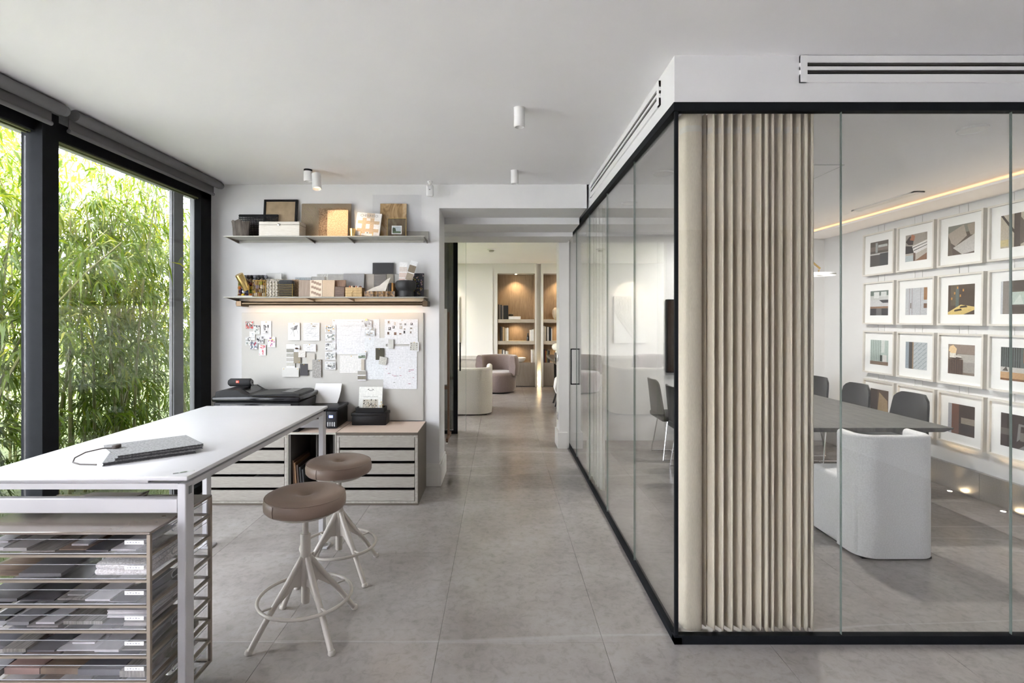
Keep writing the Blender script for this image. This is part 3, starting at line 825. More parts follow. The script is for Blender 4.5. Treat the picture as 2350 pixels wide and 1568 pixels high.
PINKB = mat('sample_rose', S(150,120,112), .7); OAKS = grain('sample_oak', S(96,76,60), S(128,106,88), .6, (1,10,1), 12)
GREYW = grain('sample_grey_wood', S(92,86,80), S(150,144,138), .6, (10,1,1), 10)
BOUC = weave('sample_boucle', S(188,182,180), S(226,222,222), 160, .95, 1., .3)
lab_m = MB(); lab_m.quad(-.034,.034,-.007,.007,0,(.85,.85,.87))
for i in range(5): lab_m.quad(-.026+i*.010,-.020+i*.010,-.002,.001+.0015*(i%2),-.0002,(.35,.35,.38))
lab_me = lab_m.mesh('paper_label', INK, colors=True)
rs = random.Random(21)
tone_names = ('silver','grey','slate','pearl','sand','graphite','charcoal','stone','taupe','white')
for k in range(8):
    z = DZ0+k*DP+.010; zt = z+DP-.022
    row = ORD[7-k] if k else 'lowest'
    tx0, tx1, ty0, ty1 = DX0+.016, DX1-.016, DY0+.004, DY1-.006
    tr2 = thing('acrylic_tray', 'clear acrylic sample tray, %s from the top in the unit under the table' % ORD[7-k], 'tray', (-1.56, 2.045, z), group='clear trays in the brown metal unit')
    wpart(tr2, 'base', MB().box(tx0, tx1, ty0, ty1, z, z+.003), ACRYL)
    wt = .003; hz = z+.052
    wpart(tr2, 'front_wall', MB().rbox(tx0, tx1, ty0, ty0+wt, z+.003, hz, .001, 1), ACRYL)
    wpart(tr2, 'back_wall', MB().box(tx0, tx1, ty1-wt, ty1, z+.003, hz), ACRYL)
    wpart(tr2, 'side_wall', MB().box(tx0, tx0+wt, ty0+wt, ty1-wt, z+.003, hz), ACRYL)
    # side wall with an oval hand hole
    ym, zm = (ty0+ty1)/2, (z+hz)/2+.006
    sw = MB(); ov = [(ym+(.036 if math.cos(t)>0 else -.036)+.012*math.cos(t), zm+.012*math.sin(t)) for t in [2*PI*(i+.5)/16 for i in range(16)]]
    ou = []
    for (yy, zz) in ov:
        dx, dz = yy-ym, zz-zm
        s_ = min(((ty1-wt-ym) if dx>0 else (ym-ty0-wt))/max(abs(dx),1e-6), ((hz-zm) if dz>0 else (zm-z-.003))/max(abs(dz),1e-6))
        ou.append((ym+dx*s_, zm+dz*s_))
    cs = [(ty1-wt, z+.003),(ty1-wt,hz),(ty0+wt,hz),(ty0+wt,z+.003)]
    vs = [(tx1-wt,p[0],p[1]) for p in ov]+[(tx1-wt,p[0],p[1]) for p in ou]+[(tx1,p[0],p[1]) for p in ov]+[(tx1,p[0],p[1]) for p in ou]
    fs = []
    for i in range(16):
        j = (i+1)%16
        fs += [(i,j,16+j,16+i),(32+i,48+i,48+j,32+j),(i,32+i,32+j,j)]
    sw.add(vs, fs)
    wpart(tr2, 'side_wall', sw, ACRYL)
    wpart(tr2, 'hand_hole_rim', MB().tube([(tx1-.0015,p[0],p[1]) for p in ov], .0016, 5, True), mat('acrylic_rim', (.42,.42,.44), .2) if 'acrylic_rim' not in bpy.data.materials else bpy.data.materials['acrylic_rim'])
    wpart(tr2, 'top_edge', MB().box(tx0, tx1, ty0-.0006, ty0+wt, hz, hz+.001).box(tx1-wt, tx1+.0004, ty0+wt, ty1-wt, hz, hz+.001).box(tx0,tx1,ty0-.0008,ty0,z+.001,z+.004), bpy.data.materials['acrylic_rim'])
    lb = link('paper_label', lab_me, tr2, (tx1-.042+1.56, ty0-.001-2.045, .042))
    # boards lying in the tray
    x = tx0+.012; i = 0; zz = z+.004
    if k == 6:
        sm = thing('boucle_sample', 'rolled pale boucle fabric sample in the second tray from the top', 'fabric sample', (-1.345, 2.0, zz))
        pr = [(-.10,-.12),(-.105,.12),(-.09,.13),(.095,.13),(.095,-.125),(-.085,-.13)]
        part(sm, 'fold', MB().rbox(-.105,.09,-.135,.13,0,.024,.011,3), BOUC)
        part(sm, 'fold', MB().rbox(-.100,.09,-.137,.12,.024,.046,.010,3), BOUC)
    while x < tx1-.06:
        wd = rs.uniform(.075,.16); wd = min(wd, tx1-.008-x)
        m_i = rs.randrange(len(samp_m)); mm = samp_m[m_i]; nmn = tone_names[m_i]
        if rs.random() < .06: mm, nmn = OAKS, 'oak'
        elif rs.random() < .30: mm, nmn = GREYW, 'grey wood'
        if k == 0 or k == 2 and i == 1: mm, nmn = (PINKB, 'rose') if k == 2 else (mm, nmn)
        th = rs.choice((.004,.006,.009,.012)) if not (k == 2) else .022
        ln = rs.uniform(.22,.36); sk = rs.uniform(-.02,.05)
        if k == 6 and x+wd > -1.46: break
        y_ = ty0+.008+rs.uniform(0,.02)
        poly = [(x,y_),(x+wd-.004,y_),(x+wd-.004+sk,min(y_+ln,ty1-.008)),(x+sk,min(y_+ln,ty1-.008))]
        poly = [(min(max(p[0],tx0+.005),tx1-.005),p[1]) for p in poly]
        cx_, cy2 = x+wd/2, y_+ln/2
        solo('sample_board', MB().prism([(p[0]-cx_,p[1]-cy2) for p in poly], 0, th), mm,
             '%s sample board, %s from the left in the %s tray from the top' % (nmn, ORD[i], ORD[7-k]), 'sample board', (cx_,cy2,zz), group='sample boards in the clear trays')
        if rs.random() < .45 and wd > .09:
            m2 = rs.randrange(len(samp_m))
            solo('sample_board', MB().prism([((p[0]-cx_)*.6,(p[1]-cy2)*.55-.04) for p in poly], 0, .006), samp_m[m2],
                 'small %s sample board lying on the %s board in the %s tray from the top' % (tone_names[m2], ORD[i], ORD[7-k]), 'sample board', (cx_,cy2,zz+th), group='sample boards in the clear trays')
        x += wd; i += 1
# catalogue pile in the fourth tray
for j in range(5):
    solo('paper_pad', MB().rbox(-.075+.003*(j%2),.075,-.11,.11,0,.0055,.001,1), samp_m[(9,0,3,9,0)[j]], 'pale paper swatch pad, %s from the bottom of the small pile in the tray' % ORD[j], 'swatch pad', (-1.345, 2.0, DZ0+4*DP+.030+j*.0056), group='swatch pads in the fourth tray')
# folder lying on the unit
fo = thing('sample_folder', 'flat beige folder lying on the tray unit under the table', 'folder', (-1.66, 2.17, DZ1))
part(fo, 'cover', MB().prism([(-.13,-.06),(.12,-.06),(.15,.065),(-.08,.065)], .006, .012), mat('folder_beige', (.45,.41,.36), .6))
part(fo, 'pages', MB().prism([(-.128,-.058),(.118,-.058),(.148,.063),(-.078,.063)], 0, .006), PAPER)
part(fo, 'cord', MB().tube([(.13,.05,.008),(.165,.055,.02),(.175,.03,.012),(.15,.01,.004)], .003, 6), bpy.data.materials['leather_strap'])

# ================================================================== low cabinets along the wall
ASH = grain('grey_ash_veneer', (.255,.23,.20), (.36,.335,.30), .55, (1.6,1,30), 9, .2)
ASHF = grain('grey_ash_frame', (.26,.235,.20), (.38,.355,.32), .55, (6,6,6), 7, .2)
CTOP = mat('cabinet_top_laminate', (.62,.50,.42), .45, var=.02)
CEDGE = mat('cabinet_edge_metal', (.12,.10,.08), .5, .3)
CY0, CY1, CH = 4.30, 4.77, .598
def drawer_cabinet(x0, x1, label):
    r_ = thing('drawer_cabinet', label, 'cabinet', ((x0+x1)/2, (CY0+CY1)/2, 0), group='grey ash drawer cabinets under the pinboard')
    c_ = MB().box(x0+.004, x0+.022, CY0+.006, CY1, .016, CH-.006).box(x1-.022, x1-.004, CY0+.006, CY1, .016, CH-.006)
    c_.box(x0+.022, x1-.022, CY1-.012, CY1, .016, CH-.006)
    wpart(r_, 'body', c_, ASHF)
    wpart(r_, 'top', MB().box(x0+.003, x1-.003, CY0+.003, CY1, CH-.006, CH), CTOP)
    wpart(r_, 'base', MB().box(x0, x1, CY0, CY1, 0, .016), CEDGE)
    ed = MB().box(x0, x1, CY0, CY0+.005, CH-.022, CH-.0005)
    for xx in (x0, x1-.004): ed.box(xx, xx+.004, CY0, CY1, .016, CH+.001)
    wpart(r_, 'edge_frame', ed, CEDGE)
    fr_ = MB().box(x0+.004,x0+.026,CY0+.002,CY0+.024,.016,CH-.024).box(x1-.026,x1-.004,CY0+.002,CY0+.024,.016,CH-.024).box(x0+.026,x1-.026,CY0+.002,CY0+.024,CH-.038,CH-.024).box(x0+.026,x1-.026,CY0+.002,CY0+.024,.016,.032)
    wpart(r_, 'face_frame', fr_, ASHF)
    for k in range(5):
        z0 = .034 + k*.1098
        d_ = wpart(r_, 'drawer', MB().rbox(x0+.030, x1-.030, CY0+.004, CY0+.022, z0, z0+.087, .0015, 1), ASH)
        # tray behind the slat
        t_ = MB().box(-(x1-x0)/2+.034,(x1-x0)/2-.034,-.20,.20,z0+.004,z0+.010)
        part(d_, 'tray', t_, BLACK)
    return r_
drawer_cabinet(-1.349, -.672, 'grey ash cabinet of five slatted drawers beside the passage')
drawer_cabinet(-2.42, -1.745, 'grey ash cabinet of five slatted drawers next to the window')
oc = thing('open_cabinet', 'open dark-lined cabinet between the two drawer cabinets', 'cabinet', (-1.547, 4.53, 0))
DARKIN = mat('dark_lining', (.055,.047,.040), .6, var=.08)
wpart(oc, 'body', MB().box(-1.743,-1.722,CY0+.006,CY1,.016,CH-.006).box(-1.372,-1.351,CY0+.006,CY1,.016,CH-.006).box(-1.722,-1.372,CY1-.012,CY1,.016,CH-.006), DARKIN)
wpart(oc, 'top', MB().box(-1.742,-1.352,CY0+.003,CY1,CH-.006,CH), CTOP)
wpart(oc, 'base', MB().box(-1.745,-1.349,CY0,CY1,0,.018), CEDGE)
wpart(oc, 'edge_frame', MB().box(-1.745,-1.349,CY0,CY0+.005,CH-.016,CH-.0005).box(-1.745,-1.739,CY0,CY0+.006,.018,CH-.016).box(-1.355,-1.349,CY0,CY0+.006,.018,CH-.016), GREIGE)
wpart(oc, 'divider', MB().box(-1.56,-1.548,CY0+.14,CY1-.012,.018,CH-.006), DARKIN)
# boards and magazines standing in the open cabinet
bc = [('chestnut brown', S(96,66,44)),('warm tan', S(132,98,66)),('dark walnut', S(62,44,32)),('black', S(22,20,20)),('charcoal', S(38,36,36))]
for i, (nm, c) in enumerate(bc):
    b_ = MB().box(-.006,.006,-.17,.17,0,.34-.018*i)
    solo('leaning_sample_board', b_, mat('panel_'+nm.replace(' ','_'), c, .5), nm+' sample panel leaning in the open cabinet', 'sample panel', (-1.700+i*.021, 4.50, .0185), (0,R(-4 if i else -2),0), group='panels in the open cabinet')
mc = [('white',(.75,.75,.74)),('pale grey',(.55,.56,.56)),('cream',(.68,.63,.54)),('yellow-edged',(.62,.55,.25)),('light blue-grey',(.48,.52,.56)),('off-white',(.7,.68,.66)),('grey',(.35,.35,.35))]
for i, (nm, c) in enumerate(mc):
    hh = .30+.02*math.sin(i*2.1)
    solo('magazine', MB().box(-.005,.005,-.12,.12,0,hh), mat('magazine_'+nm.replace(' ','_').replace('-','_'), c, .5), nm+' magazine standing at the right of the open cabinet', 'magazine', (-1.452+i*.0118, 4.46, .0185), group='magazines in the open cabinet')
for i, (nm, c) in enumerate([('white',(.8,.8,.8)),('grey',(.4,.4,.42)),('black and white',(.1,.1,.1))]):
    solo('magazine', MB().box(-.14+.01*i,.13,-.15,.15,0,.007), mat('flat_magazine_%d'%i, c, .4), nm+' magazine lying in a drawer of the window-side cabinet', 'magazine', (-2.0+.03*i, 4.50, .034+.1098*(1+(i>1)*1)+.0105+.007*(i if i<2 else 0)+.05*0), group='magazines in the drawers')

# ================================================================== printers and desk things on the cabinets
pr_ = thing('office_printer', 'large glossy black multifunction printer by the window', 'printer', (-2.0, 4.53, CH))
def lx(v): return v+2.0
wpart(pr_, 'body', MB().rbox(-2.36,-1.655,4.31,4.745,CH,.845,.012,2), BLACK)
wpart(pr_, 'control_panel', MB().prism([(4.295,.745),(4.31,.745),(4.33,.838),(4.30,.832)], -2.30, -1.72, 'x'), BLACKGLOSS)
wpart(pr_, 'scanner_lid', MB().rbox(-2.375,-1.645,4.30,4.755,.848,.892,.014,3), BLACKGLOSS)
feed = [(-2.355,.892),(-2.345,.930),(-2.30,.944),(-2.175,.944),(-2.11,.905),(-2.04,.892)]
wpart(pr_, 'document_feeder', MB().prism(feed, 4.32, 4.70, 'y'), BLACK)
wpart(pr_, 'feed_tray', MB().prism([(-2.06,.896),(-2.06,.902),(-1.70,.916),(-1.665,.908),(-1.665,.892)], 4.33, 4.69, 'y'), BLACK)
wpart(pr_, 'feed_slot', MB().box(-1.84,-1.745,4.40,4.66,.9135,.9165), BLACKGLOSS)
wpart(pr_, 'feed_recess', MB().prism([(-2.175,.9455),(-2.11,.9065),(-2.105,.9075),(-2.17,.9465)], 4.40, 4.66, 'y'), BLACKGLOSS)
wpart(pr_, 'display', MB().box(-2.25,-2.12,4.288,4.2955,.765,.815), mat('printer_screen', (.35,.42,.36), .2))
sp = thing('bluetooth_speaker', 'small black cylindrical speaker with an orange badge on the large printer', 'speaker', (-2.255, 4.55, .9445))
part(sp, 'body', MB().tube([(-.098,0,.036),(-.094,0,.036),(-.085,0,.036),(.085,0,.036),(.094,0,.036),(.098,0,.036)], [.022,.029,.035,.035,.029,.022], 24), weave('speaker_mesh', (.012,.012,.014), (.03,.03,.034), 600, .7, .5, 0))
part(sp, 'end_cap', MB().tube([(.0965,0,.036),(.101,0,.036)], .024, 20), GREYAL)
part(sp, 'end_cap', MB().tube([(-.101,0,.036),(-.0965,0,.036)], .024, 20), BLACK)
part(sp, 'badge', MB().rbox(-.024,.004,-.037,-.033,.034,.056,.002), mat('orange_badge', (.75,.09,.04), .4))
part(sp, 'lettering', text_mb('JBL', .014).mv(-.010,-.0373,.045), PAPER)
part(sp, 'wrist_cord', MB().tube([(.095,0,.045),(.11,-.005,.03),(.115,-.01,.012),(.105,-.012,.004)], .003, 6), BLACK)

p2 = thing('inkjet_printer', 'small dark inkjet printer with ink windows beside the open cabinet', 'printer', (-1.575, 4.62, CH))
DKP = mat('dark_grey_plastic', (.018,.018,.022), .45, var=.06, spec=.25)
wpart(p2, 'body', MB().rbox(-1.765,-1.385,4.475,4.765,CH+.004,.752,.010,2), BLACK)
wpart(p2, 'lid', MB().rbox(-1.772,-1.378,4.455,4.768,.752,.778,.006,2), DKP)
wpart(p2, 'front_panel', MB().box(-1.700,-1.480,4.470,4.476,.64,.735), BLACKGLOSS)
wpart(p2, 'ink_tank', MB().rbox(-1.475,-1.387,4.447,4.478,CH+.004,.745,.006,2), DKP)
wpart(p2, 'display', MB().box(-1.452,-1.420,4.444,4.4475,.692,.712), emit('blue_screen', (.10,.16,.75), .5))
for i in range(4):
    wpart(p2, 'ink_window', MB().rbox(-1.468+i*.0185,-1.456+i*.0185,4.444,4.448,.618,.656,.004), mat('ink_window', (.42,.43,.45), .3) if 'ink_window' not in bpy.data.materials else bpy.data.materials['ink_window'])
psh = thing('paper_sheets', 'white paper sheets standing in the rear feed of the inkjet printer', 'paper', (-1.575, 4.715, .778))
part(psh, 'sheet', MB().add([(-.125,-.02,0),(.115,-.02,0),(.128,.0,.05),(.135,.02,.10),(.138,.042,.168),(-.098,.042,.168),(-.105,.02,.10),(-.112,0,.05),
      (-.125,-.017,0),(.115,-.017,0),(.128,.003,.05),(.135,.023,.10),(.138,.045,.168),(-.098,.045,.168),(-.105,.023,.10),(-.112,.003,.05)],
      [(0,1,2,7),(7,2,3,6),(6,3,4,5),(8,15,10,9),(15,14,11,10),(14,13,12,11),(0,7,15,8),(7,6,14,15),(6,5,13,14),(1,9,10,2),(2,10,11,3),(3,11,12,4),(5,4,12,13),(0,8,9,1)]), PAPER)
# two black boxes and a catalogue
LEA = mat('black_leatherette', (.008,.0075,.008), .45, var=.1, bump=.1, spec=.22)
bx1 = thing('storage_box', 'flat black lidded box on the cabinet top', 'box', (-1.15, 4.66, CH))
part(bx1, 'base', MB().rbox(-.150,.150,-.07,.085,0,.088,.006,2), LEA)
part(bx1, 'lid', MB().rbox(-.156,.156,-.076,.090,.080,.110,.006,2), LEA)
bx2 = thing('open_tray', 'shallow black open tray resting on the black box', 'tray', (-1.148, 4.67, CH+.110))
part(bx2, 'tray', MB().box(-.125,.125,-.06,.07,0,.006).box(-.125,.125,-.06,-.054,.006,.040).box(-.125,.125,.064,.07,.006,.040).box(-.125,-.119,-.054,.064,.006,.040).box(.119,.125,-.054,.064,.006,.040), LEA)
for i, (x, h_) in enumerate(((.095,.085),(.108,.06),(.085,.05))):
    solo('brass_pin_stand', MB().lathe([(.008,0),(.008,.004),(.002,.006),(.0018,h_-.01),(.005,h_-.006),(.004,h_),(.001,h_+.002)], 10), BRASS, 'tiny brass figure, %s in the black tray' % ('tallest','rightmost','shortest')[i], 'ornament', (-1.148+x, 4.645, CH+.1165), group='tiny brass figures in the tray')
cat_ = thing('catalogue', 'white catalogue with a botanical cover leaning in the black tray', 'catalogue', (-1.165, 4.70, CH+.118), (R(-8),0,0))
part(cat_, 'pages', MB().box(-.105,.105,0,.008,0,.205), PAPER)
cv = MB(); cv.quad(-.105,.105,0,.205,-.0005,(.80,.80,.76))
cr = random.Random(4)
cv.quad(-.068,.068,.015,.092,-.0008,(.52,.48,.40))
for i in range(46):
    x, z = cr.uniform(-.06,.06), cr.uniform(.02,.088); a = cr.random()*PI; l = cr.uniform(.003,.011); c_ = cr.choice([(.04,.035,.03),(.75,.72,.66),(.30,.22,.13),(.10,.09,.08),(.62,.55,.42)])
    dx, dz = l*math.cos(a), l*math.sin(a)
    cv.poly([(x-dx,z-dz),(x+dz*.5,z-dx*.5),(x+dx,z+dz),(x-dz*.5,z+dx*.5)], -.0009-i*.00001, c_)
for i, (x, z) in enumerate([(-.024,.180),(-.012,.174),(0,.172),(.012,.174),(.024,.178),(.018,.183),(-.018,.184)]):
    cv.poly([(x-.005,z),(x,z-.004),(x+.005,z),(x,z+.004)], -.0009, (.03,.03,.03))
part(cat_, 'cover', cv, INK, colors=True)
part(cat_, 'lettering', text_mb('Masterpieces of Nature', .0135).mv(0,-.0012,.118), mat('grey_ink', (.25,.25,.24), .6))
# ================================================================== wall shelves
def wall_shelf(z, label):
    r_ = thing('wall_shelf', label, 'shelf', (-1.54, 4.70, z), group='long metal wall shelves')
    wpart(r_, 'board', MB().rbox(-2.42, -.655, 4.578, 4.806, z-.010, z, .002, 1), GREIGE)
    wpart(r_, 'upstand', MB().box(-2.36, -.655, 4.796, 4.808, z, z+.075), GREIGE)
    wpart(r_, 'rail', MB().box(-2.37, -.70, 4.79, 4.808, z-.028, z-.010), GREIGE)
    for x in (-2.40, -1.70, -1.335, -.665):
        wpart(r_, 'bracket', MB().prism([(4.58,z-.010),(4.808,z-.010),(4.808,z-.034),(4.79,z-.034)], x-.004, x+.004, 'x'), BROWNMET)
    return r_
UZ, LZ = 2.262, 1.728
wall_shelf(UZ, 'upper long greige metal shelf on the white wall')
wall_shelf(LZ, 'lower long greige metal shelf above the bronze lamp bar')
D = 4.66
def sx(p, d=D): return X_(p, d)
def sz(p, d=D): return Z_(p, d)
def slab(name, px0, px1, pytop, base, y, th, m, label, cat, lean=6., group=None, mb=None, rotz=0.):
    """a flat panel standing on a shelf and leaning back on the wall"""
    w_ = (px1-px0)*y/F; h_ = (Z_(pytop, y)-base)
    x = X_((px0+px1)/2, y)
    b = mb if mb else MB().rbox(-w_/2, w_/2, 0, th, 0, h_/math.cos(R(lean)), min(.002, th*.3), 1)
    return solo(name, b, m, label, cat, (x, y, base+.001), (R(-lean), 0, R(rotz)), group)

# --- upper shelf
BARKD = mat('dark_bark', (.13,.11,.095), .9, var=.5, scale=9, stretch=(6,6,1), bump=1., bscale=18)
lg = MB(); nn = 20
rl = random.Random(9); rad = [1+.10*rl.uniform(-1,1) for _ in range(nn)]
vs = []; 
for i, (r, z) in enumerate([(.066,0),(.070,.02),(.071,.07),(.077,.115),(.082,.138)]):
    for k in range(nn):
        a = 2*PI*k/nn; vs.append((r*rad[k]*math.cos(a), r*rad[k]*.8*math.sin(a), z+(.010*rl.uniform(-1,1) if i == 4 else 0)))
fs = [(i*nn+k, i*nn+(k+1)%nn, (i+1)*nn+(k+1)%nn, (i+1)*nn+k) for i in range(4) for k in range(nn)]
vs += [(p[0]*.85,p[1]*.85,p[2]-.004) for p in vs[4*nn:5*nn]] ; vs += [(p[0]*.5,p[1]*.5,.07) for p in vs[4*nn:5*nn]]
fs += [(4*nn+k,4*nn+(k+1)%nn,5*nn+(k+1)%nn,5*nn+k) for k in range(nn)]+[(5*nn+k,5*nn+(k+1)%nn,6*nn+(k+1)%nn,6*nn+k) for k in range(nn)]
fs += [tuple(range(nn))[::-1], tuple(6*nn+k for k in range(nn))]
lg.add(vs, fs)
solo('bark_pot', lg, BARKD, 'rough dark bark pot at the left end of the upper shelf', 'pot', (X_(553,4.65), 4.655, UZ+.0005))
# open black cane lattice
lt = thing('cane_lattice', 'black open-weave cane lattice behind the bark pot', 'cane sample', (X_(591,4.73), 4.725, UZ+.001), (R(-7),0,0))
w_, h_ = 89*4.73/F, Z_(492,4.73)-UZ
lat = MB(); NX, NZ = 24, 13
for i in range(NX+1): lat.box(-w_/2+w_*i/NX-.0035,-w_/2+w_*i/NX+.0035,0,.004,0,h_)
for j in range(NZ+1): lat.box(-w_/2,w_/2,-.002,.002,h_*j/NZ-.0035,h_*j/NZ+.0035)
lo = part(lt, 'lattice', lat, BLACK); lo['kind'] = 'stuff'
part(lt, 'edge_band', MB().box(-w_/2-.004,w_/2+.004,-.004,.006,h_-.012,h_).box(-w_/2+.32*w_*2,-w_/2+.34*w_*2,-.004,.006,0,h_), BLACK)
# framed natural cane
cf = thing('framed_cane_sample', 'black framed natural cane webbing sample on the upper shelf', 'cane sample', (X_(640.5,4.75), 4.755, UZ+.001), (R(-6),0,0))
w_, h_ = 77*4.75/F, Z_(456,4.75)-UZ
part(cf, 'frame', MB().box(-w_/2,-w_/2+.018,-.008,.012,0,h_).box(w_/2-.018,w_/2,-.008,.012,0,h_).box(-w_/2+.018,w_/2-.018,-.008,.012,h_-.018,h_).box(-w_/2+.018,w_/2-.018,-.008,.012,0,.018), BLACK)
CANE = mat('natural_cane', (.46,.35,.22), .6, var=.15)
cw = MB(); iw, ih = w_-.036, h_-.036
for i in range(25): x = -iw/2+iw*(i+.5)/25; cw.box(x-.0034,x+.0034,0,.003,.018,.018+ih)
for j in range(27): z = .018+ih*(j+.5)/27; cw.box(-iw/2,iw/2,-.001,.002,z-.0034,z+.0034)
co_ = part(cf, 'webbing', cw, CANE); co_['kind'] = 'stuff'
part(cf, 'backing', MB().box(-iw/2,iw/2,.005,.008,.018,.018+ih), mat('cane_backing', (.36,.27,.18), .8))
# cream box
cb = thing('keepsake_box', 'cream wood-grain box with a small clasp on the upper shelf', 'box', (X_(640.5,4.6), 4.685, UZ+.001))
CREAM = grain('cream_limed_wood', (.66,.61,.53), (.78,.74,.67), .5, (2,1,22), 9, .1)
w_ = 93*4.60/F
part(cb, 'base', MB().rbox(-w_/2,w_/2,-.085,.085,0,.098,.002,1), CREAM)
part(cb, 'lid', MB().rbox(-w_/2,w_/2,-.085,.085,.101,.127,.002,1), CREAM)
part(cb, 'shadow_gap', MB().box(-w_/2+.002,w_/2-.002,-.083,.083,.098,.101), BROWNMET)
part(cb, 'clasp', MB().rbox(-.012,.012,-.089,-.084,.092,.110,.002).cyl((0,-.089,.095),.005,-.004,.006,10), STEEL)
# woven samples
WVT = checker_relief('tan_basket_weave', (.16,.12,.085), (.50,.40,.29), 55)
WVB = weave('brown_shag', (.17,.105,.06), (.38,.26,.16), 90, .95, 1., .3)
CORK = weave('cork', (.42,.28,.16), (.66,.48,.30), 110, .9, .4, 0)
w_ = 115*4.75/F; h_ = Z_(466,4.75)-UZ
rg = MB().rbox(-w_/2,w_/2,0,.018,0,h_,.008,2)
solo('rug_sample', rg, WVT, 'large tan basket-weave rug sample leaning on the wall', 'rug sample', (X_(747.5,4.75), 4.745, UZ+.001), (R(-4),0,0))
sg = thing('shag_sample', 'brown shaggy rug sample with ragged edge behind the cork', 'rug sample', (X_(762,4.73), 4.722, UZ+.001), (R(-4),0,0))
w_ = 62*4.72/F; h_ = Z_(477,4.72)-UZ
part(sg, 'backing', MB().rbox(-w_/2,w_/2,0,.012,0,h_,.004,2), WVB)
fz = MB(); rf = random.Random(2)
for i in range(420):
    x, z = rf.uniform(-w_/2,w_/2), rf.uniform(0,h_); a = rf.uniform(-.8,.8)
    fz.add([(x-.003,-.001,z),(x+.003,-.001,z),(x+.012*math.sin(a),-.012,z+.012*math.cos(a))],[(0,1,2)])
po = part(sg, 'pile', fz, WVB, fix=False); po['kind'] = 'stuff'
slab('cork_sheet', 750, 798, 481, UZ, 4.70, .008, CORK, 'light speckled cork sheet in front of the woven samples', 'cork sheet', 4)
# gold cup
solo('gold_cup', MB().lathe([(.018,0),(.020,.002),(.027,.070),(.025,.071),(.018,.006),(.001,.005)], 20), BRASS, 'small gold cup left of the white sample book', 'cup', (X_(808,4.62), 4.635, UZ+.0005))
# sample book on a brass easel
sb = thing('sample_book', 'white sample book with a beige lattice cover on brass stands', 'book', (X_(840,4.63), 4.655, UZ+.014), (R(-12),R(4),0))
w_, h_ = 57*4.63/F, .215
part(sb, 'pages', MB().box(-w_/2,w_/2,.002,.024,0,h_), PAPER)
cv = MB(); cv.quad(-w_/2,w_/2,0,h_,.0012,(.80,.78,.76))
for i, x in enumerate((-.055,.015)): cv.quad(x,x+.035,.02,h_-.05+.03*(i==1),.0008,(.62,.46,.30))
for i, z in enumerate((.035,.11)): cv.quad(-w_/2+.015,w_/2-.012,z,z+.03,.0006,(.62,.46,.30))
cv.quad(-.005,.008,.022,.03,.0003,(.15,.12,.1)); cv.quad(-.02,.05,h_-.05,h_-.001,.0007,(.70,.58,.45))
part(sb, 'cover', cv, INK, colors=True)
part(sb, 'lettering', text_mb('CHIVASSO', .034).mv(0,-.0002,h_-.028), bpy.data.materials['grey_ink'])
for i, x in enumerate((-.05,.055)):
    e_ = MB().tube([(x,-.018,-.012),(x,-.016,.004),(x,-.014,.030)], .0035, 8).tube([(x,-.018,-.010),(x,.03,-.012)], .003, 8)
    part(sb, 'easel_leg', e_, BRASS)
# marbled gold panel, acrylic sheet, brass photo frame
def marb():
    m, nt, b = new_mat('marbled_gold')
    n = N(nt, 'ShaderNodeTexNoise'); n.inputs['Scale'].default_value = 9; n.inputs['Distortion'].default_value = 2.2; n.inputs['Detail'].default_value = 3
    nt.links.new(coords(nt, (1,1,.45)), n.inputs[0])
    nt.links.new(ramp(nt, n.outputs[0], [(.3,(.17,.10,.05)),(.5,(.44,.29,.14)),(.68,(.66,.52,.36))]), b.inputs['Base Color'])
    b.inputs['Roughness'].default_value = .25; return m
slab('marbled_sample_board', 871, 932, 466, UZ, 4.755, .010, marb(), 'glossy marbled gold and brown sample board on the upper shelf', 'sample board', 5)
slab('acrylic_sheet', 854, 966, 446, UZ, 4.772, .004, ACRYL, 'large clear acrylic sheet leaning behind the marbled panel', 'acrylic sheet', 3)
pf = thing('photo_frame', 'brass edged glass frame with a tiny landscape photo', 'photo frame', (X_(910,4.68), 4.685, UZ+.001), (R(-5),0,0))
w_, h_ = 44*4.68/F, Z_(500,4.68)-UZ
part(pf, 'frame', MB().box(-w_/2,-w_/2+.004,-.004,.004,0,h_).box(w_/2-.004,w_/2,-.004,.004,0,h_).box(-w_/2,w_/2,-.004,.004,h_-.004,h_).box(-w_/2,w_/2,-.004,.004,0,.004), BRASS)
part(pf, 'pane', MB().box(-w_/2+.004,w_/2-.004,-.001,.001,.004,h_-.004), glass('smoky_glass', (.72,.74,.76)))
ph = MB(); ph.quad(-.045,.045,.030,.107,-.0025,(.80,.80,.78)); ph.quad(-.038,.038,.038,.100,-.003,(.45,.50,.52)); ph.poly([(-.038,.038),(.038,.038),(.038,.055),(-.038,.06)],-.0033,(.10,.14,.08)); ph.poly([(-.038,.05),(-.005,.055),(-.012,.085),(-.030,.09),(-.038,.082)],-.0035,(.04,.06,.03))
part(pf, 'photo', ph, INK, colors=True)

# --- lower shelf
ls = thing('brass_spot_sample', 'tilted brass cylinder lamp on a thin brass stand', 'lamp', (X_(557,4.62), 4.63, LZ+.001))
bmx = Matrix.Translation((.0,-.005,.132)) @ Euler((R(28), R(-17), 0)).to_matrix().to_4x4()
part(ls, 'lamp_head', MB().lathe([(.001,.075),(.032,.075),(.034,.072),(.034,-.075),(.031,-.076)], 28).xf(bmx), BRASS)
part(ls, 'lens', MB().cyl((0,0,0),.031,-.0755,-.072,24).xf(bmx), mat('pale_lens', (.55,.55,.62), .3))
part(ls, 'stand', MB().tube([(-.043,0,0),(-.043,0,.150),(-.020,0,.150)], .003, 8).tube([(.050,0,0),(.050,0,.105),(.03,0,.11)], .003, 8), BRASS)
part(ls, 'base', MB().box(-.06,.09,-.02,.02,0,.010), GREIGE)
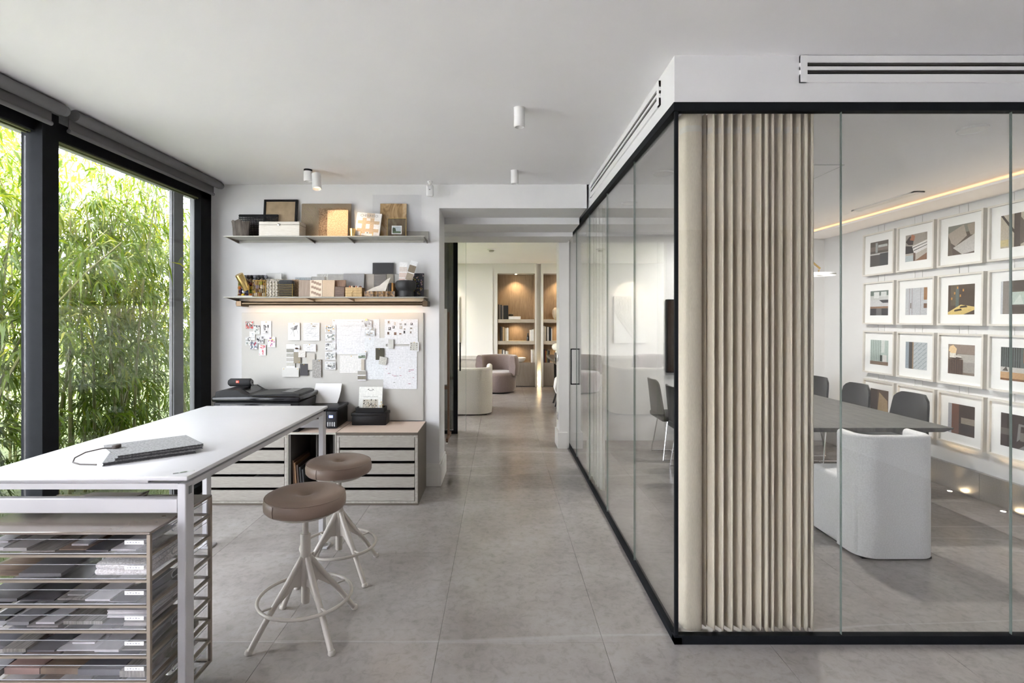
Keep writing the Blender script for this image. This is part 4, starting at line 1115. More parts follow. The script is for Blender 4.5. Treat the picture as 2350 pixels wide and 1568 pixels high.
# felt balls
BALLC = [('navy',S(52,62,98)),('white',S(205,203,205)),('grey',S(120,120,126)),('lime',S(110,128,28)),('plum',S(62,28,66)),('orange',S(205,110,24)),('yellow',S(208,172,24)),('blue',S(84,100,160)),('rust',S(120,44,30)),('silver',S(160,162,168)),('lavender',S(110,112,170)),('charcoal',S(44,42,44)),('brown',S(62,48,42)),('tan',S(150,124,96))]
ballm = {k: weave('felt_'+k, sh(c,.8), sh(c,1.15), 260, .95, .6, .4) for k, c in BALLC}
ballme = {k: MB().ball((0,0,0), .0175, 12).mesh('felt_ball', m, ang=80) for k, m in ballm.items()}
fb = thing('felt_ball_mat', 'mat of colourful felt balls propped behind the brass lamp and wire cage', 'felt ball mat', (X_(579,4.70), 4.71, LZ+.001))
rb = random.Random(17); keys = [k for k, _ in BALLC]
part(fb, 'backing', MB().box(-.120,.120,.012,.018,0,.200), BLACK)
for j in range(6):
    for i in range(8):
        x = -.116+i*.033+(.010 if j%2 else 0); z = .0175+j*.033
        if z > .12 and x < -.06: continue
        k = rb.choice(['charcoal','brown','grey','charcoal']) if j == 5 else (rb.choice(['tan','white','silver','brown']) if j == 4 else rb.choice(keys[:11]))
        link('felt_ball', ballme[k], fb, (x, -.004-.006*(j%2), z))
# wire cage of vertical bars, chunky knit, black fur in wires, fringe
wc = thing('wire_basket', 'brass wire basket of vertical bars holding felt balls', 'basket', (X_(595,4.63), 4.64, LZ+.001))
for i in range(9): part(wc, 'bar', MB().tube([(-.056+i*.014,-.02,.0),(-.056+i*.014,-.02,.145)], .0022, 6), BRASS)
for i in range(5): part(wc, 'bar', MB().tube([(.058,-.018+i*.012,.0),(.058,-.018+i*.012,.145)], .0022, 6), BRASS)
for z in (.003,.145): part(wc, 'rim', MB().tube([(-.058,-.02,z),(.058,-.02,z),(.058,.035,z),(-.058,.035,z)], .0025, 6, True), BRASS)
for i, (x, z, k) in enumerate([(-.035,.02,'white'),(.0,.02,'rust'),(.035,.02,'silver'),(-.03,.055,'plum'),(.008,.055,'grey'),(.04,.055,'charcoal'),(-.02,.09,'lavender'),(.02,.09,'white'),(-.03,.12,'tan'),(.01,.122,'lime')]):
    tag(link('felt_ball', ballme[k], None, (X_(595,4.63)+x, 4.645, LZ+.001+z)), '%s felt ball %s in the brass wire basket' % (k, ('at the bottom','at the bottom','at the bottom','low down','low down','low down','half way up','half way up','near the top','near the top')[i]), 'felt ball', 'felt balls in the wire basket')
KNIT = weave('cream_yarn', (.60,.54,.45), (.80,.75,.67), 140, .95, .7, .3)
kn = thing('knit_sample', 'chunky cream knitted sample beside the wire basket', 'fabric sample', (X_(623.5,4.63), 4.645, LZ+.001))
part(kn, 'backing', MB().rbox(-.052,.052,.005,.045,0,.140,.01,2), KNIT)
for i in range(4):
    for j in range(9): part(kn, 'stitch', MB().ball((0,0,0), .0135, 8, .62), KNIT, (-.040+i*.027, -.002, .010+j*.0155), (0, R(24 if j%2 else -24), 0))
tf = MB(); rf = random.Random(3)
for i in range(90):
    x, y = rf.uniform(-.05,.12), rf.uniform(.0,.05); a, b2 = rf.uniform(-.5,.5), rf.uniform(-.6,.3)
    tf.tube([(x,y,.132),(x+.02*a,y+.02*b2,.150),(x+.035*a,y+.035*b2-.006,.158)], .0022, 4)
to_ = part(kn, 'tassel', tf, KNIT); to_['kind'] = 'stuff'
FUR = weave('black_fur', (.012,.012,.014), (.045,.045,.05), 160, .9, 1., .4)
bf = thing('fur_sample', 'black fur sample bound in horizontal brass wires', 'fabric sample', (X_(654,4.62), 4.635, LZ+.001))
part(bf, 'fur', MB().rbox(-.064,.064,-.01,.05,0,.150,.018,3), FUR)
for j in range(8): part(bf, 'wire', MB().tube([(-.066,-.014,.006+j*.0145),(.066,-.014,.006+j*.0145),(.068,.045,.006+j*.0145)], .0022, 6), BRASS)
part(bf, 'wire', MB().tube([(.066,-.014,0),(.066,-.014,.115)], .0025, 6), BRASS)
FRIN = weave('tan_fringe', (.30,.19,.10), (.58,.41,.26), 120, .95, 1., .3)
fr2 = thing('fringe_sample', 'tan shaggy fringe sample behind the black fur', 'fabric sample', (X_(668,4.70), 4.705, LZ+.001))
part(fr2, 'body', MB().rbox(-.062,.060,0,.045,0,.158,.014,3), FRIN)
ff = MB()
for i in range(160):
    x, z = rf.uniform(.01,.062), rf.uniform(.0,.16); a = rf.uniform(-.6,1.0)
    ff.tube([(x,.0,z),(x+.012*a,-.012,z+.004),(x+.018*a,-.018,z-.012)], .0024, 4)
fo_ = part(fr2, 'fringe', ff, FRIN); fo_['kind'] = 'stuff'
PG = mat('pale_grey_plaster', (.56,.555,.54), .8, bump=.2); SG = mat('speckled_grey_stone', (.33,.36,.38), .6, var=.3, scale=60); CG = mat('concrete_grey', (.36,.365,.36), .8, var=.12, scale=30)
SL = mat('slate_blue_board', (.27,.28,.30), .7, var=.05, scale=60); TP = mat('taupe_board', (.30,.28,.26), .6)
def lsl(name, a, b, top, y, th, m, label, cat='sample tile', lean=4, **k): return slab(name, a, b, top, LZ, y, th, m, label, cat, lean, 'material samples on the lower shelf', **k)
lsl('plaster_sample', 608, 645, 627, 4.745, .014, PG, 'pale grey rounded sample peeking over the knit')
lsl('stone_sample', 676, 713, 637, 4.76, .016, SG, 'blue-grey speckled stone tile behind the wood samples')
lsl('concrete_sample', 713, 745, 635, 4.765, .008, CG, 'pale concrete tile left of the terrazzo tile')
lsl('terrazzo_sample', 726, 752, 629, 4.775, .008, mat('pale_terrazzo', (.45,.46,.44), .6, var=.35, scale=80), 'small patterned pale terrazzo tile at the back')
lsl('concrete_sample', 752, 789, 629, 4.772, .008, CG, 'concrete tile right of the terrazzo tile')
lsl('board_sample', 787, 835, 628, 4.735, .014, SL, 'large slate grey board behind the bamboo box')
lsl('board_sample', 836, 858, 629, 4.76, .010, TP, 'narrow taupe board beside the black panel')
TW1 = grain('taupe_stripe_wood', (.24,.17,.125), (.38,.29,.225), .55, (26,1,1), 6, .2)
WALN = grain('walnut', (.10,.05,.028), (.24,.135,.08), .45, (20,1,1), 6, .2)
lsl('wood_sample', 685, 712, 643, 4.63, .016, TW1, 'taupe striped wood sample, first of the four upright samples')
lsl('wood_sample', 767, 793, 643, 4.66, .014, WALN, 'dark walnut wood sample with pale stripes left of the bamboo box')
lsl('wood_sample', 768, 790, 658, 4.625, .008, grain('dark_smoked_wood', (.06,.035,.025), (.16,.10,.07), .4, (1,1,9), 8, .2), 'smoked dark wood sample low in front of the walnut')
lsl('light_weave_sample', 739, 767, 643, 4.63, .014, checker_relief('pale_chevron', (.55,.40,.28), (.82,.68,.52), 90), 'pale chevron weave sample beside the stepped pattern')
pm = MB(); w_ = 28*4.63/F; h_ = Z_(643,4.63)-LZ
st_p = thing('pattern_sample', 'cream and brown stepped pattern sample on the lower shelf', 'sample tile', (X_(724.5,4.63), 4.63, LZ+.001), (R(-4),0,0), 'material samples on the lower shelf')
part(st_p, 'board', MB().box(-w_/2,w_/2,.001,.015,0,h_), PAPER)
pm.quad(-w_/2,w_/2,0,h_,0,S(226,208,188))
for j in range(3):
    for i in range(4):
        x = -w_/2+.012+i*.022; z = .012+j*.047-.008*i+.018
        if z > 0: pm.quad(x, min(x+.022,w_/2), max(z,.001), min(z+.022,h_), -.0003, S(158,132,114))
part(st_p, 'printed_face', pm, INK, colors=True)
# bamboo slat box
BAM = grain('bamboo_strip', (.50,.34,.15), (.66,.48,.24), .5, (20,1,1), 8, .1)
bb = thing('slatted_box', 'bamboo slatted box with a leather loop, holding small samples', 'box', (X_(812,4.60), 4.64, LZ+.001))
w_ = 38*4.60/F
part(bb, 'body', MB().box(-w_/2+.002,w_/2,-.043,.06,0,.080), mat('box_inside', (.30,.18,.08), .6))
for j in range(6): part(bb, 'slat', MB().rbox(-w_/2,w_/2,-.050,-.043,.001+j*.0138,.012+j*.0138,.001,1), BAM)
part(bb, 'loop', MB().tube([(.005,-.053,.05),(-.008,-.056,.045),(-.016,-.056,.025),(-.012,-.056,.005),(.004,-.054,-.002)], .002, 6), mat('loop_leather', (.45,.30,.12), .6))
cols = [('copper',S(170,96,60)),('cream',S(215,195,175)),('black',S(25,22,22)),('rose',S(190,140,120)),('white',S(215,210,205)),('brown',S(100,60,40))]
for i, (nm, c) in enumerate(cols):
    solo('small_chip', MB().rbox(-.006,.006,-.012,.012,0,.016,.002), mat('chip_'+nm, c, .5), 'small %s sample chip sticking out of the slatted box' % nm, 'sample chip', (X_(802+i*4.5,4.6), 4.625+.004*(i%2), LZ+.0815), (0,R(-20+9*i),0), 'chips in the slatted box')
# black panel, dark tiles, marble sail, geode
lsl('black_sample_board', 854, 902, 603, 4.765, .008, mat('black_panel', (.020,.019,.022), .6), 'tall matt black sample board near the right of the lower shelf', 'sample board', 3)
lsl('ribbed_tile', 858, 886, 629, 4.74, .008, grain('ribbed_grey', (.075,.07,.068), (.15,.14,.135), .5, (1,1,30), 6, .5), 'dark grey ribbed tile in front of the black panel')
lsl('lattice_tile', 885, 903, 629, 4.745, .006, checker_relief('lattice_grey', (.13,.12,.105), (.42,.40,.34), 75), 'small grey lattice tile in front of the black panel')
lsl('glass_tile', 902, 918, 629, 4.755, .006, CG, 'pale glass tile right of the lattice tile')
gm = weave('geode_rock', (.03,.018,.01), (.30,.16,.05), 45, .5, 1., 0)
gd_ = MB(); rg_ = random.Random(6)
gp_ = [(-.135+.27*i/13, -.045+.010*rg_.uniform(-1,1)) for i in range(14)]+[(.135-.27*i/13, .055+.010*rg_.uniform(-1,1)) for i in range(14)]
gd_.prism(gp_, 0, .048)
solo('geode_slab', gd_, gm, 'dark brown glittering geode slab under the pale stone sail', 'stone', (X_(873,4.63), 4.635, LZ+.001))
slm = MB().prism([(-.115,0),(.056,0),(.068,.045),(.098,.125),(.062,.105),(.0,.052),(-.05,.035)], 0, .012, 'y')
solo('stone_sail', slm, mat('pale_onyx', (.62,.59,.53), .35, var=.12, scale=18), 'pale pointed stone slice standing on the geode', 'stone', (X_(870,4.62), 4.625, LZ+.0495), (R(-6),0,0))
for i, (nm, c) in enumerate([('white',S(200,195,188)),('black',S(24,22,22)),('gold',S(170,120,50))]):
    solo('notebook', MB().rbox(-.008,.008,-.05,.05,0,.125-.01*(i==0),.001,1), mat('notebook_'+nm, c, .5), '%s narrow notebook standing behind the stone sail' % nm, 'notebook', (X_(892+i*5.5,4.70), 4.70, LZ+.001), group='narrow notebooks by the black vase')
# black vase with colour cards
VASE = mat('matt_black_ceramic', (.018,.018,.020), .55, var=.05)
solo('black_vase', MB().lathe([(.068,0),(.072,.004),(.070,.050),(.071,.056),(.086,.070),(.094,.095),(.092,.125),(.082,.142),(.066,.147),(.060,.140),(.05,.06),(.001,.05)], 36), VASE, 'matt black bowl vase at the right of the lower shelf', 'vase', (X_(930,4.64), 4.665, LZ+.0005))
def colour_card(label, loc, rot, cols, w_=.064, h_=.27, name='colour_card'):
    r_ = thing(name, label, 'colour card', loc, rot, 'paint colour cards')
    part(r_, 'card', MB().box(-w_/2,w_/2,.0004,.0024,0,h_), PAPER)
    m = MB(); m.quad(-w_/2,w_/2,0,h_,0,(.8,.8,.8)); st_ = (h_-.05)/len(cols)
    for i, c in enumerate(cols): m.quad(-w_/2+.001,w_/2-.001,h_-.042-(i+1)*st_+.008,h_-.042-i*st_,-.0003,c)
    part(r_, 'swatches', m, INK, colors=True); return r_
colour_card('taupe striped colour card tilted in the black vase', (X_(930,4.65), 4.655, LZ+.065), (R(-4),R(17),0), [S(122,108,90),S(160,146,128),S(180,164,146)])
colour_card('blush striped colour card upright in the black vase', (X_(923,4.68), 4.685, LZ+.055), (R(-3),R(2),0), [S(206,196,190),S(208,190,182),S(204,180,172),S(206,190,180)], .072, .26)
fbk = thing('floral_book', 'dark book with a floral cover at the right end of the lower shelf', 'book', (X_(959,4.73), 4.735, LZ+.001), (R(-4),0,0))
w_, h_ = 26*4.73/F, Z_(627,4.73)-LZ
part(fbk, 'pages', MB().box(-w_/2,w_/2,.001,.022,0,h_), BLACK)
m = MB(); m.quad(-w_/2,w_/2,0,h_,0,S(20,22,34)); rq = random.Random(8)
for i in range(70):
    x, z = rq.uniform(-w_/2+.006,w_/2-.006), rq.uniform(.008,h_-.008); r = rq.uniform(.002,.007)
    c = rq.choice([S(150,130,60),S(196,170,160),S(176,140,160),S(90,104,60),S(120,90,70),S(96,110,140)])
    m.poly([(x+r*math.cos(a*PI/3),z+r*math.sin(a*PI/3)) for a in range(6)], -.0002-.00001*i, c)
part(fbk, 'cover', m, INK, colors=True)

# bronze lamp bar -------------------------------------------------
lb_ = thing('lamp_bar', 'long bronze linear wall lamp below the lower shelf', 'wall lamp', (-1.51, 4.70, 1.672))
wpart(lb_, 'tube', MB().tube([(-2.36,4.69,1.672),(-.655,4.69,1.672)], .0185, 16), BRONZE)
for x in (-2.33, -.668):
    wpart(lb_, 'end_block', MB().rbox(x-.024,x+.024,4.665,4.81,1.645,1.695,.003,1), BRONZE)
wpart(lb_, 'led_strip', MB().box(-2.30,-.70,4.7005,4.7085,1.6555,1.6600), emit('lamp_bar_led', (1,.68,.40), 1.5))

# ================================================================== pinboard
BOARD = weave('linen_board', (.56,.545,.51), (.61,.595,.565), 350, .9, .15, 0)
pb = solo('pinboard', MB().rbox(-2.364,-.700,4.786,4.810,.602,1.590,.004,2), BOARD, 'large pale linen pinboard above the cabinets', 'pinboard')
BY = 4.7845
layer = [0]
PINM = MB().lathe([(.001,-.010),(.002,-.009),(.0035,-.004),(.0045,0),(.0035,.003),(.001,.004)], 10)
PINM.xf(Euler((R(90),0,0)).to_matrix().to_4x4()); pin_me = PINM.mesh('pin', BRASS)
def note(name, x0, x1, y0, y1, label, cat, draw=None, base=(.74,.74,.76), pin=None, rot=0., th=.0008, m=None):
    """paper pinned on the board; draw(mb, w, h) adds flat print"""
    d = BY
    w_, h_ = (x1-x0)*d/F, (y1-y0)*d/F
    cx, cz = X_((x0+x1)/2, d), Z_((y0+y1)/2, d)
    layer[0] += 1
    y = BY - .0012 - .00045*layer[0]
    r_ = thing(name, label, cat, (cx, y, cz), (0, R(rot), 0), 'papers and samples on the pinboard')
    part(r_, 'sheet', MB().box(-w_/2,w_/2,0,th,-h_/2,h_/2), m or PAPER)
    if draw:
        mb = MB(); mb.quad(-w_/2,w_/2,-h_/2,h_/2,-.0001,base); draw(mb, w_, h_)
        part(r_, 'printed_face', mb, INK, colors=True)
    if pin:
        for (u, v) in pin: link('pin', pin_me, r_, (u*w_/2, -.001, v*h_/2))
    return r_
def photo(seed, pal, border=.0, n=9, dense=.5):
    def f(mb, w_, h_):
        q = random.Random(seed); b = border*w_
        iw, ih = w_/2-b, h_/2-b
        mb.quad(-iw,iw,-ih,ih,-.00015,pal[0])
        for i in range(int(n*2.4)):
            c = pal[1+q.randrange(len(pal)-1)]; x, z = q.uniform(-iw,iw), q.uniform(-ih,ih)
            a, bb2 = q.uniform(.08,dense*.8)*iw, q.uniform(.08,dense*.8)*ih; t = q.uniform(-.7,.7)
            P = []
            for k in range(6):
                g = k*PI/3+t; px, pz = x+a*math.cos(g), z+bb2*math.sin(g)
                P.append((max(-iw,min(iw,px)), max(-ih,min(ih,pz))))
            mb.poly(P, -.0002-.00001*i, c)
    return f
def plan(seed, n=24, dark=.45, margin=.08, diag=0):
    def f(mb, w_, h_):
        q = random.Random(seed); t = .0014; dark2 = dark-.10
        for i in range(n):
            x, z = q.uniform(-w_/2*(1-margin*2), w_/2*.7), q.uniform(-h_/2*(1-margin*2), h_/2*(1-margin*2))
            l = q.uniform(.04,.3)*w_; g = dark2+q.uniform(-.08,.2); g = (g,g,g*1.03)
            if q.random() < .65: mb.quad(x, min(x+l, w_/2*.94), z, z+t, -.0002, g)
            else: mb.quad(x, x+t, z, min(z+l*.6, h_/2*.94), -.0002, g)
        for i in range(diag):
            x, z = -w_*.35+i*w_*.05, h_*.12+i*h_*.04
            mb.poly([(x,z),(x+w_*.22,z+h_*.17),(x+w_*.22,z+h_*.165),(x+.001,z-.001)], -.0002, (.55,.55,.57))
    return f
class MBShift:
    def __init__(s, mb, dx, dz, k): s.mb, s.dx, s.dz = mb, dx, dz
    def quad(s, a, b, c, d, y, col): s.mb.quad(a+s.dx, b+s.dx, c+s.dz, d+s.dz, y, col)
    def poly(s, P, y, col): s.mb.poly([(p[0]+s.dx, p[1]+s.dz) for p in P], y, col)
BW = [(.62,.62,.62),(.05,.05,.055),(.8,.8,.8),(.12,.11,.12),(.35,.35,.36),(.85,.85,.85)]
RED = [(.35,.28,.26),(.55,.05,.04),(.7,.68,.68),(.06,.04,.05),(.75,.12,.10),(.8,.75,.72)]
ROOM = [(.66,.67,.66),(.35,.36,.36),(.82,.82,.82),(.12,.12,.13),(.5,.46,.40),(.75,.76,.76),(.22,.26,.24)]
BLUE = [(.6,.62,.65),(.06,.07,.12),(.5,.06,.09),(.3,.34,.42),(.75,.76,.8),(.12,.14,.2)]
PINK = [(.78,.76,.76),(.55,.16,.30),(.85,.82,.82),(.65,.55,.10),(.3,.12,.35),(.8,.5,.55)]
P1 = [(0,.88)]
note('drawing_sheet', 763, 871, 733, 813, 'large pale plan drawing at the top centre of the pinboard', 'drawing', plan(1,46,.58,.06,3), pin=[(-.94,.93)])
note('drawing_sheet', 780, 842, 816, 856, 'small faint grid plan below the large plan drawing', 'drawing', plan(2,30,.62), base=(.74,.73,.71), pin=[(-.15,.92)])
note('drawing_sheet', 837, 886, 776, 871, 'tall floor plan sheet beside the olive swatch', 'drawing', plan(3,34,.5), base=(.72,.74,.76), pin=[(-.5,.96)])
def moodb(mb, w_, h_):
    q = random.Random(5)
    for i in range(15):
        x, z = -w_*.42+(i%5)*w_*.17+q.uniform(-.01,.01), h_*.30-(i//5)*h_*.20+q.uniform(-.008,.008)
        a, b = q.uniform(.012,.026), q.uniform(.012,.028); c = q.choice([S(120,92,76),S(60,58,60),S(170,160,150),S(36,36,38),S(150,146,142),S(200,190,180)])
        mb.quad(x,x+a,z,z+b,-.0002-.00001*i,c)
        mb.quad(x+a*.2,x+a*.6,z+b*.3,z+b*.9,-.0004-.00001*i,q.choice([S(210,205,200),S(40,38,38),S(120,92,76)]))
        mb.quad(x-.004,x+a+.01,z-.003,z-.0018,-.0005,(.4,.4,.4))
note('mood_sheet', 883, 959, 733, 790, 'mood board sheet of small furniture pictures at the upper right', 'sheet', moodb, pin=[(.05,.93)])
def sched(mb, w_, h_):
    for j in range(16):
        z = h_*.42-j*h_*.055; mb.quad(-w_*.45,w_*.45,z,z+.0006,-.0002,(.66,.66,.70))
    q = random.Random(12)
    for j in range(5):
        for i in range(7):
            x = -w_*.42+i*w_*.12; z = h_*.36-j*h_*.06
            mb.quad(x,x+w_*q.uniform(.04,.1),z+.002,z+.0035,-.0003,(.50,.50,.53))
    for (x, z, l, c) in [(-.43,-.03,.03,0),(-.37,-.14,.05,0),(-.32,-.14,.04,1),(-.24,-.18,.03,0),(-.20,-.20,.09,0),(-.11,-.20,.06,1),(-.02,-.19,.06,0),(.25,-.06,.06,1),(.31,-.06,.10,0),(.25,-.09,.06,0),(.37,-.24,.04,0),(-.2,-.35,.05,1),(.24,-.38,.07,0)]:
        mb.quad(x*w_,(x+l)*w_,z*h_,z*h_+.004,-.0004,[S(160,70,100),S(110,120,110)][c])
note('schedule_sheet', 880, 957, 795, 893, 'tall printed schedule with crimson marks at the right of the pinboard', 'sheet', sched, pin=[(.0,.0)])
note('tracing_sheet', 858, 886, 777, 800, 'translucent tracing scrap above the olive swatch', 'sheet', plan(8,10,.55), base=(.68,.69,.70))
# portrait snaps at the left
note('snapshot', 599, 623, 737, 778, 'white card with a black and white portrait at the upper left', 'photo', lambda mb,w_,h_: photo(31,BW,0,9,.6)(MBShift(mb,0,h_*.02,.52), w_*.52, h_*.52), pin=P1)

note('snapshot', 564, 582, 737, 755, 'red and black fashion snapshot at the top left corner', 'photo', photo(32,RED,.03,11,.55))
note('snapshot', 582, 597, 746, 767, 'pale grey group snapshot beside the red one', 'photo', photo(33,ROOM,.03,9,.5))
note('snapshot', 573, 586, 761, 781, 'white snapshot of a grey dress among the portraits', 'photo', photo(34,[(.78,.78,.78),(.35,.4,.45),(.8,.8,.8),(.25,.28,.32)],.05,5,.5))
note('snapshot', 564, 577, 773, 793, 'sepia snapshot at the far left of the portraits', 'photo', photo(35,ROOM,.05,10,.5))
note('snapshot', 589, 606, 771, 788, 'black and white reclining portrait snapshot', 'photo', photo(36,BW,.04,9,.6))
note('snapshot', 575, 592, 784, 802, 'dark blue patterned snapshot below the portraits', 'photo', photo(37,BLUE,.03,12,.5))
note('snapshot', 595, 611, 791, 816, 'red and white illustrated card lowest of the portraits', 'photo', photo(38,[(.78,.74,.74),(.65,.12,.16),(.82,.8,.8),(.7,.2,.25)],.08,9,.5), pin=[(.2,.8)])
note('snapshot', 615, 633, 773, 797, 'colourful pink and yellow card right of the portraits', 'photo', photo(39,PINK,.08,10,.5), pin=P1)
def chair_print(mb, w_, h_):
    mb.poly([(-.004,.012),(.026,.020),(.036,.060),(.006,.050)], -.0002, (.16,.16,.17))
    mb.poly([(-.036,.030),(-.004,.042),(.004,.016),(-.012,.010)], -.0002, (.42,.42,.43))
    for P in ([(-.006,.012),(-.032,-.030)],[(-.006,.012),(.004,-.046)],[(.026,.020),(.036,-.020)]):
        (a,b),(c,d)=P; mb.poly([(a-.001,b),(a+.001,b),(c+.001,d),(c-.001,d)],-.00025,(.12,.12,.13))
note('chair_card', 662, 689, 741, 781, 'white card with a grey chair picture', 'card', chair_print, base=(.78,.78,.77), pin=P1)
def strokes(mb, w_, h_):
    mb.quad(-w_*.45,w_*.45,-h_*.45,h_*.45,-.00015,(.70,.71,.72)); q=random.Random(9)
    for i in range(22):
        x,z=q.uniform(-w_*.42,w_*.25),q.uniform(-h_*.4,h_*.4); l=q.uniform(.02,.05); a=q.choice([.1,.7,-.6,.65,0.02]); t=.0012
        x2=min(x+l*math.cos(a),w_*.44); z2=max(-h_*.44,min(h_*.44,z+l*math.sin(a)))
        mb.poly([(x,z-t),(x2,z2-t),(x2,z2+t),(x,z+t)],-.0002-.00001*i,(.42,.44,.47))
    for i in range(8):
        x,z=w_*.05+i*.004,h_*.30+q.uniform(-.006,.012); mb.poly([(x,z),(x+.004,z-.002),(x+.006,z+.004),(x+.001,z+.006)],-.0006,q.choice([(.08,.06,.05),(.4,.3,.2)]))
note('sketch_card', 697, 734, 741, 782, 'square white framed print of grey brush strokes', 'print', strokes, th=.006, pin=P1)
# room renderings in a column
for i, (a, b, t) in enumerate([(746,763,'with an orange chair'),(766,783,'with a tall plant'),(787,804,'of a long living room'),(808,826,'with dark shelves'),(830,848,'of a dining room')]):
    note('rendering_card', 747, 771, a, b, 'small room rendering %s, %s from the top in the column' % (t, ORD[i]), 'card', photo(50+i,ROOM+([(.65,.38,.10)] if i == 0 else []),.06,13,.45))
# swatches
colour_card('tall grey paint card with four tones pinned left of centre', (X_(668,BY), BY-.010, Z_(844,BY)), (0,0,0), [S(148,146,138),S(172,170,163),S(186,184,178),S(196,194,186)], .078, .215, 'paint_card')
note('swatch', 675, 691, 808, 834, 'khaki paint swatch behind the white boucle', 'swatch', None, m=mat('khaki_swatch', S(152,144,128), .7), pin=[(.6,-.8)])
note('sketch_card', 697, 726, 790, 807, 'small line sketch of a chair under the brush strokes', 'card', plan(60,22,.3), pin=[(0,.9)])
note('swatch', 705, 724, 811, 849, 'large pale stone coloured swatch', 'swatch', None, m=mat('pale_stone_swatch', S(198,194,186), .8))
note('button_card', 676, 689, 793, 808, 'small white card with a dark button', 'card', lambda mb,w_,h_: None)
solo('wooden_button', MB().ball((0,0,0), .0135, 14, .6), mat('dark_button', (.07,.03,.018), .3), 'round dark brown button on the pinboard', 'button', (X_(682.5,BY), BY-.022, Z_(799.5,BY)))
BCL = weave('white_boucle', (.60,.57,.53), (.84,.82,.79), 120, .95, 1., .3)
note('boucle_swatch', 686, 702, 804, 820, 'fluffy white boucle swatch', 'swatch', None, m=BCL, th=.012)
note('swatch', 690, 708, 835, 862, 'black leather swatch with a brass pin', 'swatch', None, m=mat('black_leather_swatch', S(48,44,48), .5, bump=.2), pin=P1, th=.003)
note('fabric_swatch', 649, 687, 844, 865, 'off-white folded fabric swatch pinned at two corners', 'swatch', None, m=weave('offwhite_fabric', (.66,.65,.62), (.74,.73,.70), 250, .95, .4, .2), pin=[(-.8,.75),(.85,.75)], th=.006)
note('felt_swatch', 718, 738, 825, 866, 'mottled grey felt swatch, tallest below the sketches', 'swatch', None, m=weave('mottled_felt', (.24,.23,.215), (.50,.48,.455), 110, .95, .6, .2), pin=[(.6,.85)], th=.008)
note('snapshot', 831, 854, 735, 752, 'monochrome photo of shell shapes clipped to the large plan', 'photo', photo(71,[(.62,.62,.62),(.35,.30,.28),(.75,.75,.76),(.5,.5,.52),(.2,.17,.16)],.02,9,.6))
solo('brass_clip', MB().prism([(-.012,0),(.012,0),(.005,.016),(-.005,.016)], -.006, .006, 'y'), BRASS, 'small brass clip above the shell photo', 'clip', (X_(842,BY), BY-.022, Z_(736,BY)))
note('snapshot', 838, 861, 752, 771, 'photo of an open staircase overlapping the shell photo', 'photo', photo(72,[(.55,.58,.6),(.8,.82,.83),(.3,.3,.3),(.42,.36,.3),(.75,.78,.8)],.02,12,.5))
def landsc(mb, w_, h_):
    mb.quad(-w_*.43,w_*.43,-h_*.38,h_*.40,-.00015,(.66,.70,.70)); mb.quad(-w_*.43,w_*.43,-h_*.38,-h_*.02,-.0002,(.22,.27,.20))
    mb.poly([(-w_*.43,-h_*.36),(w_*.1,-h_*.1),(w_*.2,-h_*.14),(-w_*.2,-h_*.36)],-.0003,(.07,.09,.07))
    for i in range(5): x=-w_*.05+i*w_*.09; mb.quad(x,x+w_*.07,-h_*.05,h_*.09,-.00035,(.04,.05,.04))
note('snapshot', 822, 841, 809, 824, 'instant photo of a green landscape with dark trees', 'photo', landsc, pin=[(.9,1.3)])
note('wood_stick', 830, 837, 824, 850, 'thin beige veneer strip hanging below the landscape photo', 'sample', None, m=mat('veneer_strip', S(190,182,168), .6))
def two(mb, w_, h_):
    mb.quad(-w_/2,w_/2,h_*.06,h_*.46,-.0002,S(160,156,148)); mb.quad(-w_/2,w_/2,-h_*.40,-h_*.04,-.0002,S(128,122,108))
note('paint_card', 822, 841, 850, 873, 'short paint card with two taupe bands', 'colour card', two)
note('swatch', 863, 882, 799, 826, 'olive green swatch with a brass pin', 'swatch', None, m=mat('olive_swatch', S(64,60,44), .6), pin=[(-.1,.85)], th=.003)
note('boucle_swatch', 871, 888, 819, 837, 'round fluffy grey-white boucle swatch', 'swatch', None, m=weave('grey_boucle', (.42,.41,.37), (.70,.69,.64), 130, .95, 1., .2), rot=10, th=.012)
note('mirror_chip', 892, 904, 779, 800, 'small grey mirrored glass chip', 'sample', None, m=mat('mirror_chip', (.45,.45,.42), .25, .6, var=.2), th=.004)
def blots(mb, w_, h_):
    mb.quad(-w_*.42,w_*.42,-h_*.42,h_*.42,-.00015,(.55,.54,.49)); q=random.Random(3)
    for j in range(4):
        for i in range(3):
            x,z=-w_*.30+i*w_*.28+q.uniform(-.003,.003),-h_*.30+j*h_*.2; r=q.uniform(.003,.007)
            mb.poly([(x+r*.6*math.cos(a),z+r*math.sin(a)) for a in (0,1,2,3,4,5)],-.0003,(.08,.08,.08))
note('postcard', 940, 962, 784, 806, 'small cream postcard of dark botanical blots at the board edge', 'card', blots, rot=2, pin=[(0,.85)])
